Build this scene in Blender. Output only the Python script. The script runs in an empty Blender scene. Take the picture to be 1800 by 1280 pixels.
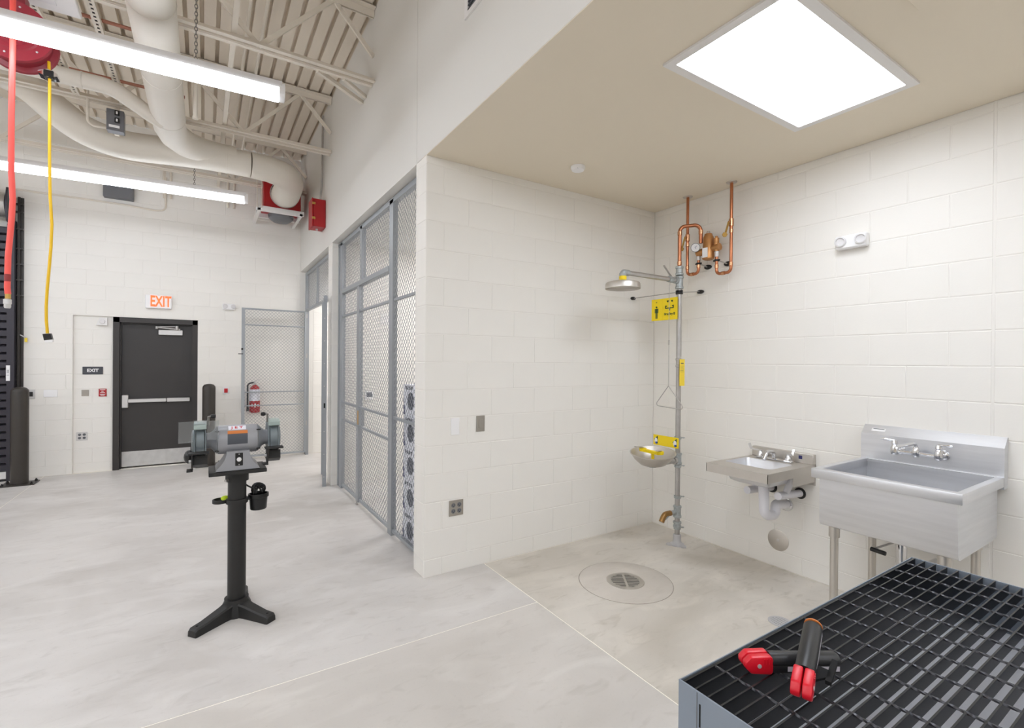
import bpy, bmesh, math, random
from mathutils import Vector, Matrix
random.seed(7)
S = bpy.context.scene
COL = S.collection
PI = math.pi

# ------------------------------------------------------------------ camera, world, exposure
cam_data = bpy.data.cameras.new('camera')
cam_data.sensor_fit = 'HORIZONTAL'
cam_data.sensor_width = 36.0
cam_data.lens = 847.6 / 1800 * 36.0
cam_data.clip_start = 0.02
cam_data.clip_end = 100
cam = bpy.data.objects.new('camera', cam_data)
COL.objects.link(cam)
YAW, PITCH, ROLL = 0.5662, -0.0031, 0.0079
fw = Vector((math.sin(YAW) * math.cos(PITCH), math.cos(YAW) * math.cos(PITCH), math.sin(PITCH)))
rt = Vector((math.cos(YAW), -math.sin(YAW), 0))
upv = rt.cross(fw)
r2 = math.cos(ROLL) * rt + math.sin(ROLL) * upv
u2 = -math.sin(ROLL) * rt + math.cos(ROLL) * upv
M = Matrix((r2, u2, -fw)).transposed().to_4x4()
M.translation = Vector((0, 0, 1.551))
cam.matrix_world = M
S.camera = cam

world = bpy.data.worlds.new('world')
S.world = world
world.use_nodes = True
world.node_tree.nodes['Background'].inputs[0].default_value = (1, 1, 1, 1)
world.node_tree.nodes['Background'].inputs[1].default_value = 0.3
S.view_settings.view_transform = 'Standard'
S.view_settings.look = 'None'
S.view_settings.exposure = 1.0
S.view_settings.gamma = 1.0
S.view_settings.use_curve_mapping = False
S.cycles.max_bounces = 14
S.cycles.diffuse_bounces = 8
S.cycles.glossy_bounces = 5
S.cycles.transparent_max_bounces = 12
S.cycles.use_denoising = True

LINEAR_STRENGTH = 8.4      # shop tube fixtures, the visible ones and the added unseen copies
PANEL_STRENGTH = 5.9        # recessed panel in the wash alcove and its added unseen copies
CAGE_STRENGTH = 9.0         # lights inside the caged store rooms

# ------------------------------------------------------------------ materials
def lin(c):
    return tuple((v / 12.92 if v <= 0.04045 else ((v + 0.055) / 1.055) ** 2.4) for v in c)

def hexc(h):
    h = h.lstrip('#')
    return lin(tuple(int(h[i:i + 2], 16) / 255 for i in (0, 2, 4)))

def mat(name, col, rough=0.5, metal=0.0, vary=None, bump=None, spec=0.5, emit=None, strength=0, trans=0, alpha=1, stretch=None, coat=0):
    m = bpy.data.materials.new(name)
    m.use_nodes = True
    nt = m.node_tree
    b = nt.nodes['Principled BSDF']
    c = hexc(col) if isinstance(col, str) else col
    b.inputs['Base Color'].default_value = (*c, 1)
    b.inputs['Roughness'].default_value = rough
    b.inputs['Metallic'].default_value = metal
    b.inputs['Specular IOR Level'].default_value = spec
    b.inputs['Transmission Weight'].default_value = trans
    b.inputs['Alpha'].default_value = alpha
    b.inputs['Coat Weight'].default_value = coat
    if emit is not None:
        b.inputs['Emission Color'].default_value = (*hexc(emit), 1)
        b.inputs['Emission Strength'].default_value = strength
    if vary or bump:
        tc = nt.nodes.new('ShaderNodeTexCoord')
        src = tc.outputs['Object']
        if stretch:
            mp = nt.nodes.new('ShaderNodeMapping')
            mp.inputs['Scale'].default_value = stretch
            nt.links.new(src, mp.inputs['Vector'])
            src = mp.outputs['Vector']
    if vary:
        sc, amt = vary
        n = nt.nodes.new('ShaderNodeTexNoise')
        n.inputs['Scale'].default_value = sc
        n.inputs['Detail'].default_value = 5
        nt.links.new(src, n.inputs['Vector'])
        rp = nt.nodes.new('ShaderNodeMapRange')
        rp.inputs['From Min'].default_value = 0.3
        rp.inputs['From Max'].default_value = 0.7
        rp.inputs['To Min'].default_value = 1 - amt
        rp.inputs['To Max'].default_value = 1 + amt
        nt.links.new(n.outputs['Fac'], rp.inputs['Value'])
        mx = nt.nodes.new('ShaderNodeMix')
        mx.data_type = 'RGBA'
        mx.blend_type = 'MULTIPLY'
        mx.inputs['Factor'].default_value = 1
        mx.inputs['A'].default_value = (*c, 1)
        nt.links.new(rp.outputs['Result'], mx.inputs['B'])
        nt.links.new(mx.outputs['Result'], b.inputs['Base Color'])
    if bump:
        sc, st = bump
        n2 = nt.nodes.new('ShaderNodeTexNoise')
        n2.inputs['Scale'].default_value = sc
        n2.inputs['Detail'].default_value = 4
        nt.links.new(src, n2.inputs['Vector'])
        bp = nt.nodes.new('ShaderNodeBump')
        bp.inputs['Strength'].default_value = st
        bp.inputs['Distance'].default_value = 0.002
        nt.links.new(n2.outputs['Fac'], bp.inputs['Height'])
        nt.links.new(bp.outputs['Normal'], b.inputs['Normal'])
    return m

def concrete(name, base, dark, light, seed, rough=0.42, k=1.0):
    """polished slab: cloudy trowel marks, streaks and fine speckle"""
    m = bpy.data.materials.new(name)
    m.use_nodes = True
    nt = m.node_tree
    L = nt.links.new
    b = nt.nodes['Principled BSDF']
    tc = nt.nodes.new('ShaderNodeTexCoord')
    def noise(scale, detail, dist, sc=(1, 1, 1), off=0.0):
        mp = nt.nodes.new('ShaderNodeMapping')
        mp.inputs['Scale'].default_value = sc
        mp.inputs['Location'].default_value = (seed + off, seed * 1.7 + off, 0)
        mp.inputs['Rotation'].default_value = (0, 0, 0.5 + off)
        L(tc.outputs['Object'], mp.inputs['Vector'])
        n = nt.nodes.new('ShaderNodeTexNoise')
        n.inputs['Scale'].default_value = scale
        n.inputs['Detail'].default_value = detail
        n.inputs['Distortion'].default_value = dist
        L(mp.outputs['Vector'], n.inputs['Vector'])
        return n.outputs['Fac']
    def ramp(fac, lo, hi):
        r = nt.nodes.new('ShaderNodeMapRange')
        r.inputs['From Min'].default_value = lo
        r.inputs['From Max'].default_value = hi
        L(fac, r.inputs['Value'])
        return r.outputs['Result']
    def mix(a, c, fac):
        x = nt.nodes.new('ShaderNodeMix')
        x.data_type = 'RGBA'
        if isinstance(a, tuple): x.inputs['A'].default_value = (*a, 1)
        else: L(a, x.inputs['A'])
        x.inputs['B'].default_value = (*c, 1)
        L(fac, x.inputs['Factor'])
        return x.outputs['Result']
    def scale(f, k):
        q = nt.nodes.new('ShaderNodeMath'); q.operation = 'MULTIPLY'
        L(f, q.inputs[0]); q.inputs[1].default_value = k
        return q.outputs[0]
    c1 = mix(hexc(base), hexc(dark), scale(ramp(noise(0.9, 6, 0.8), 0.42, 0.75), 0.55 * k))
    c2 = mix(c1, hexc(light), scale(ramp(noise(1.6, 7, 1.2, (1, 2.2, 1), 3.1), 0.5, 0.78), 0.7))
    c3 = mix(c2, hexc(dark), scale(ramp(noise(5, 6, 1.5, (1, 2.6, 1), 7.7), 0.56, 0.8), 0.4 * k))
    c4 = mix(c3, hexc(dark), scale(ramp(noise(70, 2, 0), 0.6, 0.85), 0.25))
    L(c4, b.inputs['Base Color'])
    rr = nt.nodes.new('ShaderNodeMapRange')
    rr.inputs['To Min'].default_value = rough - 0.1
    rr.inputs['To Max'].default_value = rough + 0.14
    L(noise(2.2, 5, 0.6, (1, 1, 1), 11), rr.inputs['Value'])
    L(rr.outputs['Result'], b.inputs['Roughness'])
    b.inputs['Specular IOR Level'].default_value = 0.4
    bp = nt.nodes.new('ShaderNodeBump')
    bp.inputs['Strength'].default_value = 0.06
    bp.inputs['Distance'].default_value = 0.002
    L(noise(40, 3, 0), bp.inputs['Height'])
    L(bp.outputs['Normal'], b.inputs['Normal'])
    return m

MT = {}
MT['block'] = mat('painted_block', '#e9e6e0', 0.55, vary=(2.0, 0.015), bump=(90, 0.12), spec=0.35)
MT['mortar'] = mat('painted_joint', '#e9e6e0', 0.6, spec=0.3)
MT['gyp'] = mat('painted_gypsum', '#dedcd7', 0.65, bump=(140, 0.05), spec=0.25)
MT['soffit'] = mat('alcove_ceiling_paint', '#e3d9c7', 0.7, bump=(140, 0.05), spec=0.2)
MT['deck'] = mat('deck_paint', '#e2d8c9', 0.6, vary=(1.5, 0.03), spec=0.3)
MT['steelpaint'] = mat('joist_paint', '#ddd5c8', 0.55, vary=(3, 0.03), spec=0.3)
MT['duct'] = mat('duct_paint', '#dcd6cb', 0.5, vary=(2, 0.02), spec=0.35)
MT['copperline'] = mat('dull_copper_line', '#a5705c', 0.5, 0.3)
MT['slab'] = concrete('shop_slab', '#d1cdc9', '#aaa49d', '#dfdcd9', 2.3)
MT['slab2'] = concrete('alcove_slab', '#d3cdc4', '#aaa294', '#e0d9ce', 9.4, 0.45, 1.5)
MT['slab3'] = concrete('walkway_slab', '#cfcac4', '#aba59c', '#dcd8d2', 5.8)
MT['collar'] = concrete('drain_collar_slab', '#cbc4bb', '#b1a99d', '#d6cfc6', 15.2, 0.5)
MT['filler'] = mat('joint_filler', '#fdf8ec', 0.6)
MT['collar_line'] = mat('grey_brown_joint', '#8f877b', 0.8)  # thin grey-brown ring drawn around the drain collar
MT['stain'] = mat('brushed_stainless', '#d9dadd', 0.36, 0.88, vary=(3, 0.05), bump=(60, 0.05), stretch=(1, 1, 14))
MT['stain2'] = mat('satin_stainless', '#cbc6bf', 0.4, 0.85, vary=(6, 0.06))
MT['chrome'] = mat('chrome', '#dcdcde', 0.09, 1.0)
MT['galv'] = mat('galvanised_pipe', '#b6b3b0', 0.42, 0.85, vary=(14, 0.1))
MT['galvfit'] = mat('galvanised_fitting', '#aeb3b3', 0.5, 0.6, vary=(30, 0.18))
MT['castgrey'] = mat('grey_painted_casting', '#b3b1b1', 0.5, vary=(20, 0.05))
MT['copper'] = mat('bright_copper', '#bd7c5a', 0.3, 1.0, vary=(9, 0.15))
MT['copperfit'] = mat('copper_fitting', '#d09a74', 0.25, 1.0)
MT['brass'] = mat('brass', '#c8a25c', 0.3, 0.9)
MT['darkbrass'] = mat('aged_brass', '#9c7748', 0.38, 0.8)
MT['bronze'] = mat('bronze_body', '#bd8a58', 0.4, 0.75, vary=(20, 0.08))
MT['black'] = mat('black_paint', '#1e1d1c', 0.5, vary=(8, 0.08))
MT['rubber'] = mat('black_rubber', '#1c1c1c', 0.55)
MT['gloss_black'] = mat('black_plastic', '#131313', 0.3)
MT['bollard'] = mat('dark_bronze_paint', '#332e29', 0.38)
MT['door'] = mat('dark_bronze_door', '#343130', 0.42, vary=(2, 0.04))
MT['doorframe'] = mat('dark_door_frame', '#332f2d', 0.42)
MT['slatdoor'] = mat('dark_shutter', '#35323a', 0.4, 0.2)
MT['alu'] = mat('satin_aluminium', '#cfcdcb', 0.4, 0.35)
MT['kick'] = mat('kick_plate', '#c9c8c6', 0.4, 0.45, vary=(12, 0.08))
MT['white'] = mat('white_plastic', '#edecec', 0.4)
MT['white2'] = mat('white_enamel', '#e4e2e0', 0.45)
MT['pvc'] = mat('white_pvc_cover', '#e2e1e6', 0.4)
MT['red'] = mat('red_enamel', '#a8101a', 0.4)
MT['reelred'] = mat('red_reel_enamel', '#8e2431', 0.4)
MT['hose'] = mat('red_rubber_hose', '#f25a50', 0.45)
MT['hosedark'] = mat('dark_red_collar', '#8f2a2a', 0.5)
MT['cord'] = mat('yellow_cord', '#e3b613', 0.45)
MT['yellow'] = mat('safety_yellow', '#f4d60a', 0.45)
MT['tagyellow'] = mat('yellow_tag', '#f2d43a', 0.5)
MT['green'] = mat('dark_green_print', '#2c4a26', 0.6)
MT['blueprint'] = mat('blue_print', '#20489a', 0.5)
MT['cage'] = mat('grey_cage_steel', '#9b9fa3', 0.42, 0.25)
MT['mesh'] = mat('grey_woven_wire', '#8d9093', 0.45, 0.3)
MT['tank'] = mat('blue_grey_paint', '#7f8893', 0.4, vary=(3, 0.03))
MT['pan'] = mat('grey_pan_paint', '#d4d5dc', 0.35)
MT['grate'] = mat('black_grating', '#0c0c0d', 0.36, 0.2)
MT['rod'] = mat('worn_twisted_rod', '#4c4c50', 0.38, 0.7)
MT['boxgrey'] = mat('grey_enclosure', '#6b6c70', 0.45)
MT['grey_plate'] = mat('steel_wall_plate', '#a39d94', 0.4, 0.5)
MT['signdark'] = mat('charcoal_sign', '#45464c', 0.5)
MT['grinder'] = mat('grinder_grey', '#9d9ea2', 0.35, 0.2)
MT['grinder2'] = mat('grinder_guard_grey', '#7a8387', 0.38, 0.2)
MT['grinderlight'] = mat('grinder_guard_cap', '#9fada8', 0.4)
MT['shield'] = mat('clear_shield', '#e8ecee', 0.05, trans=0.92, spec=0.5)
MT['label_dark'] = mat('dark_label', '#4a4d54', 0.5)
MT['orange'] = mat('orange_print', '#d07a3a', 0.5)
MT['tan'] = mat('tan_label', '#b8925a', 0.45)
MT['redprint'] = mat('red_print', '#c01822', 0.5)
MT['navy'] = mat('navy_print', '#2b2b62', 0.55)
MT['carton'] = mat('white_carton', '#e6e6ee', 0.6)
MT['darkprint'] = mat('dark_grey_print', '#4b4e5a', 0.55)
MT['clampred'] = mat('red_clamp_jaw', '#d5162a', 0.35)
MT['clampblack'] = mat('black_clamp_body', '#1d1d1f', 0.4)
MT['wing'] = mat('matte_black_wing', '#1f1f20', 0.75, spec=0.2)
MT['clamplabel'] = mat('silver_label', '#cfc9d2', 0.35)
MT['limeyellow'] = mat('hi_vis_yellow', '#c9e31c', 0.5)
MT['exitled'] = mat('lit_exit_letters', '#ff5a2a', 0.5, emit='#ff4a1c', strength=1.1)
MT['tube'] = mat('lit_diffuser', '#ffffff', 0.5, emit='#edf4ff', strength=LINEAR_STRENGTH)
MT['panel'] = mat('lit_panel', '#ffffff', 0.5, emit='#edf4ff', strength=PANEL_STRENGTH)
MT['cagelamp'] = mat('lit_store_panel', '#ffffff', 0.5, emit='#f6f6fa', strength=CAGE_STRENGTH)
MT['housing'] = mat('fixture_housing', '#dcdada', 0.45)
MT['void'] = mat('dark_void', '#0d0d0e', 0.9)
MT['chain'] = mat('zinc_chain', '#85827e', 0.4, 0.6)

# ------------------------------------------------------------------ geometry helpers
def new(): return bmesh.new()

def quad(bm, *pts):
    return bm.faces.new([bm.verts.new(p) for p in pts])

def box(bm, x0, x1, y0, y1, z0, z1, bev=0.0, seg=1):
    v = [bm.verts.new(p) for p in ((x0, y0, z0), (x1, y0, z0), (x1, y1, z0), (x0, y1, z0),
                                   (x0, y0, z1), (x1, y0, z1), (x1, y1, z1), (x0, y1, z1))]
    fs = [bm.faces.new([v[i] for i in f]) for f in ((3, 2, 1, 0), (4, 5, 6, 7), (0, 1, 5, 4), (1, 2, 6, 5), (2, 3, 7, 6), (3, 0, 4, 7))]
    if bev > 0:
        es = list({e for f in fs for e in f.edges})
        bmesh.ops.bevel(bm, geom=es, offset=bev, segments=seg, affect='EDGES', profile=0.5)

def basis(d):
    d = d.normalized()
    a = Vector((0, 0, 1)) if abs(d.z) < 0.9 else Vector((1, 0, 0))
    x = d.cross(a).normalized()
    return x, d.cross(x).normalized()

def ring(bm, c, x, y, r, n, ph=0.0, ry=None):
    ry = r if ry is None else ry
    return [bm.verts.new(c + x * (r * math.cos(ph + 2 * PI * i / n)) + y * (ry * math.sin(ph + 2 * PI * i / n))) for i in range(n)]

def skin(bm, a, b):
    n = len(a)
    for i in range(n):
        bm.faces.new((a[i], a[(i + 1) % n], b[(i + 1) % n], b[i]))

def cyl(bm, p, q, r, rb=None, n=16, cap=True, ph=0.0):
    p, q = Vector(p), Vector(q)
    x, y = basis(q - p)
    a = ring(bm, p, x, y, r, n, ph)
    b = ring(bm, q, x, y, r if rb is None else rb, n, ph)
    skin(bm, a, b)
    if cap:
        bm.faces.new(a[::-1]); bm.faces.new(b)

def tube(bm, pts, r, n=10, cap=True, closed=False):
    pts = [Vector(p) for p in pts]
    k = len(pts)
    rr = r if isinstance(r, (list, tuple)) else [r] * k
    tang = []
    for i in range(k):
        if closed:
            t = pts[(i + 1) % k] - pts[i - 1]
        else:
            t = pts[min(i + 1, k - 1)] - pts[max(i - 1, 0)]
        tang.append(t.normalized())
    x, y = basis(tang[0])
    rings = []
    for i in range(k):
        if i:
            ax = tang[i - 1].cross(tang[i])
            if ax.length > 1e-7:
                R = Matrix.Rotation(tang[i - 1].angle(tang[i]), 3, ax.normalized())
                x = R @ x; y = R @ y
        rings.append(ring(bm, pts[i], x, y, rr[i], n))
    for i in range(k - 1): skin(bm, rings[i], rings[i + 1])
    if closed: skin(bm, rings[-1], rings[0])
    elif cap:
        bm.faces.new(rings[0][::-1]); bm.faces.new(rings[-1])

def bend(pts, rad, seg=6):
    """polyline with rounded corners"""
    pts = [Vector(p) for p in pts]
    out = [pts[0]]
    for i in range(1, len(pts) - 1):
        a = (pts[i - 1] - pts[i]); b = (pts[i + 1] - pts[i])
        la, lb = a.length, b.length
        a.normalize(); b.normalize()
        ang = a.angle(b)
        if ang > PI - 0.02:
            out.append(pts[i]); continue
        t = min(rad / math.tan(ang / 2), la * 0.49, lb * 0.49)
        R = t * math.tan(ang / 2)
        c = pts[i] + (a + b).normalized() * (R / math.sin(ang / 2))
        s, e = pts[i] + a * t - c, pts[i] + b * t - c
        tot = s.angle(e)
        axn = s.cross(e).normalized()
        for j in range(seg + 1):
            out.append(c + Matrix.Rotation(tot * j / seg, 3, axn) @ s)
    out.append(pts[-1])
    return out

def lathe(bm, c, prof, axis=(0, 0, 1), n=24, cap=True):
    """prof: list of (radius, distance along axis)"""
    c = Vector(c); d = Vector(axis).normalized()
    x, y = basis(d)
    prev = None
    first = None
    for r, h in prof:
        a = ring(bm, c + d * h, x, y, max(r, 1e-4), n)
        if prev: skin(bm, prev, a)
        else: first = a
        prev = a
    if cap:
        bm.faces.new(first[::-1]); bm.faces.new(prev)

def prism(bm, poly, plane, a, b):
    """extrude a 2-D polygon; plane 'xz' extrudes along y, 'yz' along x, 'xy' along z"""
    def P(u, v, w):
        return {'xz': (u, w, v), 'yz': (w, u, v), 'xy': (u, v, w)}[plane]
    A = [bm.verts.new(P(u, v, a)) for u, v in poly]
    B = [bm.verts.new(P(u, v, b)) for u, v in poly]
    skin(bm, A, B)
    bm.faces.new(A[::-1]); bm.faces.new(B)

def sphere(bm, c, r, n=14, sx=1, sy=1, sz=1):
    res = bmesh.ops.create_uvsphere(bm, u_segments=n, v_segments=max(6, n // 2), radius=r)
    bmesh.ops.scale(bm, vec=(sx, sy, sz), verts=res['verts'])
    bmesh.ops.translate(bm, vec=c, verts=res['verts'])

def xform(bm, mtx): bmesh.ops.transform(bm, matrix=mtx, verts=bm.verts)

def mesh_of(name, bm, m, sharp=38):
    bmesh.ops.recalc_face_normals(bm, faces=bm.faces)
    me = bpy.data.meshes.new(name)
    bm.to_mesh(me); bm.free()
    me.materials.append(m)
    if sharp is not None:
        me.polygons.foreach_set('use_smooth', [True] * len(me.polygons))
        me.set_sharp_from_angle(angle=math.radians(sharp))
    return me

def obj(name, bm, m, parent=None, sharp=38, label=None, stuff=False):
    o = bpy.data.objects.new(name, mesh_of(name, bm, m, sharp))
    COL.objects.link(o)
    if parent: o.parent = parent
    if label: o['label'] = label
    if stuff: o['kind'] = 'stuff'
    return o

def thing(name, label, cat, loc=(0, 0, 0), rotz=0.0, group=None):
    o = bpy.data.objects.new(name, None)
    o.empty_display_size = 0.1
    COL.objects.link(o)
    o.location = loc; o.rotation_euler = (0, 0, rotz)
    o['label'] = label; o['category'] = cat
    if group: o['group'] = group
    return o

def tag(o, label, cat, group=None):
    o['label'] = label; o['category'] = cat
    if group: o['group'] = group
    return o

def struct(name, bm, m, parent=None, sharp=38):
    o = obj(name, bm, m, parent, sharp)
    if parent is None: o['kind'] = 'structure'
    return o

def dup(root, loc, label=None, group=None):
    r = root.copy(); COL.objects.link(r); r.location = loc
    if label: r['label'] = label
    if group: r['group'] = group
    for ch in root.children:
        c = ch.copy(); COL.objects.link(c); c.parent = r
        for g in ch.children:
            d = g.copy(); COL.objects.link(d); d.parent = c
    return r

def words(name, body, size, m, parent, origin, xdir, zdir, depth=0.0008, bold=0.0, align='CENTER', sx=1.0):
    """flat lettering standing proud by depth; xdir reading direction, zdir up"""
    cu = bpy.data.curves.new('lettering', 'FONT')
    cu.body = body; cu.size = size; cu.extrude = depth; cu.offset = bold
    cu.align_x = align; cu.align_y = 'CENTER'
    cu.resolution_u = 2
    t = bpy.data.objects.new('lettering', cu)
    COL.objects.link(t)
    dg = bpy.context.evaluated_depsgraph_get()
    me = bpy.data.meshes.new_from_object(t.evaluated_get(dg))
    bpy.data.objects.remove(t)
    x = Vector(xdir).normalized(); z = Vector(zdir).normalized(); n = x.cross(z)
    mm = Matrix((x * sx, z, n)).transposed().to_4x4()
    mm.translation = Vector(origin)
    me.transform(mm)
    me.materials.clear(); me.materials.append(m)
    me.name = name
    o = bpy.data.objects.new(name, me)
    COL.objects.link(o)
    if parent: o.parent = parent
    return o

# ------------------------------------------------------------------ room dimensions (metres)
XP, XR = 1.323, 3.702           # partition face, right wall face
YA, YF = 3.239, 8.65            # alcove end wall face, far wall face
HC = 3.028                      # alcove ceiling
HD = 4.86                       # underside of roof deck
CO, CB = 0.1268, 0.2032         # first block joint, course height
XL, YB = -9.0, -6.0             # unseen sides of the shop

_blocks = {}
def block_mesh(w, h):
    k = (round(w, 3), round(h, 3))
    if k not in _blocks:
        bm = new()
        a, b = w / 2, h / 2
        i = 0.002
        f = [bm.verts.new((x, 0, z)) for x, z in ((-a + i, -b + i), (a - i, -b + i), (a - i, b - i), (-a + i, b - i))]
        e = [bm.verts.new((x, i, z)) for x, z in ((-a, -b), (a, -b), (a, b), (-a, b))]
        g = [bm.verts.new((x, 0.02, z)) for x, z in ((-a, -b), (a, -b), (a, b), (-a, b))]
        bm.faces.new(f)
        skin(bm, e, f); skin(bm, g, e)
        _blocks[k] = mesh_of('block', bm, MT['block'], 20)
    return _blocks[k]

def block_wall(parent, origin, rot, u0, u1, z0, z1, phase=0.0, holes=(), joint=0.006, budget=290):
    """courses of painted block set proud of the parent's recessed joint face.
    rot 0: face looks to -Y and u runs +X; rot -90: face looks to -X and u runs -Y"""
    n = 0
    ox, oy = origin
    c, s = math.cos(rot), math.sin(rot)
    k0 = math.floor((z0 - CO) / CB)
    k = k0
    items = []
    while CO + k * CB < z1 - 0.01:
        a, b = max(z0, CO + k * CB), min(z1, CO + (k + 1) * CB)
        k += 1
        if b - a < 0.03: continue
        ph = phase + (0.2032 if k % 2 else 0.0)
        cuts = [u0]
        j = math.ceil((u0 - ph) / 0.4064 + 1e-6)
        while ph + j * 0.4064 < u1 - 1e-4:
            if ph + j * 0.4064 - cuts[-1] > 0.03: cuts.append(ph + j * 0.4064)
            j += 1
        cuts.append(u1)
        for p, q in zip(cuts[:-1], cuts[1:]):
            segs = [(p, q)]
            for (ha, hb, hz0, hz1) in holes:
                if hz1 <= a + 0.05 or hz0 >= b - 0.05: continue
                ns = []
                for (x, y) in segs:
                    if hb <= x or ha >= y: ns.append((x, y)); continue
                    if ha > x: ns.append((x, ha))
                    if hb < y: ns.append((hb, y))
                segs = ns
            for (x, y) in segs:
                if y - x > 0.03: items.append((x, y, a, b))
    for (x, y, a, b) in items[:budget]:
        o = bpy.data.objects.new('block', block_mesh(y - x - joint, b - a - joint))
        COL.objects.link(o)
        u = (x + y) / 2
        o.location = (ox + c * u, oy + s * u, (a + b) / 2)
        o.rotation_euler = (0, 0, rot)
        o.parent = parent
    return len(items)

J = 0.0025   # joint depth

# ------------------------------------------------------------------ floor: cast slabs with filled saw joints
fl = new()
box(fl, XL, XR + 0.3, YB, YF + 0.3, -0.15, -0.0015)
floor = struct('floor', fl, MT['filler'])
def slab(x0, x1, y0, y1, m):
    b = new(); g = 0.0035
    box(b, x0 + g, x1 - g, y0 + g, y1 - g, -0.0015, 0.0)
    return obj('slab', b, m, floor)
slab(-1.79, 1.822, YB, 2.54, MT['slab3'])
for x0, x1, y0, y1 in ((XL, -1.79, YB, 2.54), (XL, -1.79, 2.54, YF), (-1.79, 1.822, 2.54, YF + .0),
                       (1.822, XR, YA, YF)):
    slab(x0, x1, y0, y1, MT['slab'])
slab(1.822, XR, YB, YA, MT['slab2'])

# ------------------------------------------------------------------ far wall
b = new()
box(b, XL, -1.512, YF + J, YF + 0.3, 0, HD)
box(b, -1.512, -1.09, YF + 0.03 + J, YF + 0.3, 0, 2.147)
box(b, -1.512, -0.1, YF + J, YF + 0.3, 2.147, HD)
box(b, -0.1, XR + 0.3, YF + J, YF + 0.3, 0, HD)
box(b, -1.09, -0.1, YF + 0.2, YF + 0.3, 0, 2.147)
wall_far = struct('wall_far', b, MT['mortar'])
block_wall(wall_far, (0, YF), 0, -2.0, XP, 0, 4.76, 0.05, holes=[(-1.512, -0.1, 0, 2.147)])
block_wall(wall_far, (0, YF + 0.03), 0, -1.512, -1.09, 0, 2.14, -1.512)
block_wall(wall_far, (0, YF), 0, XP + 0.2, 2.35, 0, 3.0, 0.05)

# ------------------------------------------------------------------ right wall and alcove end wall
b = new()
box(b, XR + J, XR + 0.2, YB, YF, 0, HD)
wall_right = struct('wall_right', b, MT['mortar'])
# a full-height control joint splits the wall at y 0.83
block_wall(wall_right, (XR, 0), -PI / 2, -YA, -0.833, 0, HC, -2.24)
block_wall(wall_right, (XR, 0), -PI / 2, -0.827, -0.1, 0, HC, -0.83)
b = new(); box(b, XR + 0.002, XR + 0.006, 0.826, 0.834, 0, HC)
obj('control_joint', b, MT['mortar'], wall_right)

b = new()
box(b, XP + J, XR, YA + J, 3.439, 0, HC)
wall_alcove = struct('wall_alcove_end', b, MT['mortar'])
block_wall(wall_alcove, (0, YA), 0, XP, XR, 0, HC, 1.461)
block_wall(wall_alcove, (XP, 0), -PI / 2, -3.439, -YA, 0, HC - 0.003, -3.4)

# ------------------------------------------------------------------ partition above the openings and beam above the alcove
b = new()
box(b, XP, XP + 0.2, YB, 3.425, HC + 0.004, HD)
box(b, XP, XP + 0.2, 3.431, YF, 3.025, HD)
box(b, XP + 0.004, XP + 0.19, 3.42, 3.436, HC, HD)
wall_part = struct('wall_partition_upper', b, MT['gyp'])
b = new()
box(b, XP + J, XP + 0.2 - J, 6.273 + J, 6.487, 0, 3.025)
box(b, XP + 0.2 - J, XR, 6.273 + J, 6.487, 0, 3.03)
wall_div = struct('wall_store_divider', b, MT['mortar'])
block_wall(wall_div, (XP, 0), -PI / 2, -6.487, -6.273, 0, 3.02, -6.4)
block_wall(wall_div, (0, 6.273), 0, XP, XP + 0.2, 0, 3.02, 1.0)
block_wall(wall_div, (0, 6.273), 0, XP + 0.2, 2.95, 0, 3.02, 1.7)

# ------------------------------------------------------------------ ceilings
b = new()
box(b, XP + 0.002, XR, YB, YA + 0.1, HC, HC + 0.06)
ceil_a = struct('ceiling_alcove', b, MT['soffit'])
b = new()
box(b, XP + 0.2, XR, 3.439, 6.29, 3.03, 3.08)
box(b, XP + 0.2, XR, 6.48, YF, 3.03, 3.08)
ceil_s = struct('ceiling_store', b, MT['gyp'])
b = new()
box(b, XL - .2, XR + .3, YB - .2, YF + .3, HD + 0.12, HD + 0.2)
ceiling = struct('ceiling', b, MT['deck'])
# fluted roof deck sheets, flutes running along Y
pitch, dep = 0.135, 0.06
def deck_mesh():
    bm = new()
    pts = []
    for i in range(6):
        x = i * pitch
        pts += [(x, 0), (x + 0.098, 0), (x + 0.102, dep), (x + 0.131, dep)]
    pts.append((0.81, 0))
    A = [bm.verts.new((x, YB, z)) for x, z in pts]
    B = [bm.verts.new((x, YF, z)) for x, z in pts]
    for i in range(len(pts) - 1):
        bm.faces.new((A[i], A[i + 1], B[i + 1], B[i]))
    return mesh_of('deck_sheet', bm, MT['deck'], 20)
dm = deck_mesh()
x = XP - 0.81
while x > XL - 0.5:
    o = bpy.data.objects.new('deck_sheet', dm)
    COL.objects.link(o); o.parent = ceiling
    o.location = (x, 0, HD)
    x -= 0.81

# unseen sides of the shop close the room
b = new(); box(b, XL - 0.2, XL, YB, YF, 0, HD); struct('wall_left', b, MT['block'])
b = new(); box(b, XL - 0.2, XR + 0.2, YB - 0.2, YB, 0, HD); struct('wall_back', b, MT['block'])


# ------------------------------------------------------------------ doors in the far wall
def y_box(b, x0, x1, z0, z1, y0, y1, bev=0): box(b, x0, x1, y0, y1, z0, z1, bev)

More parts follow.
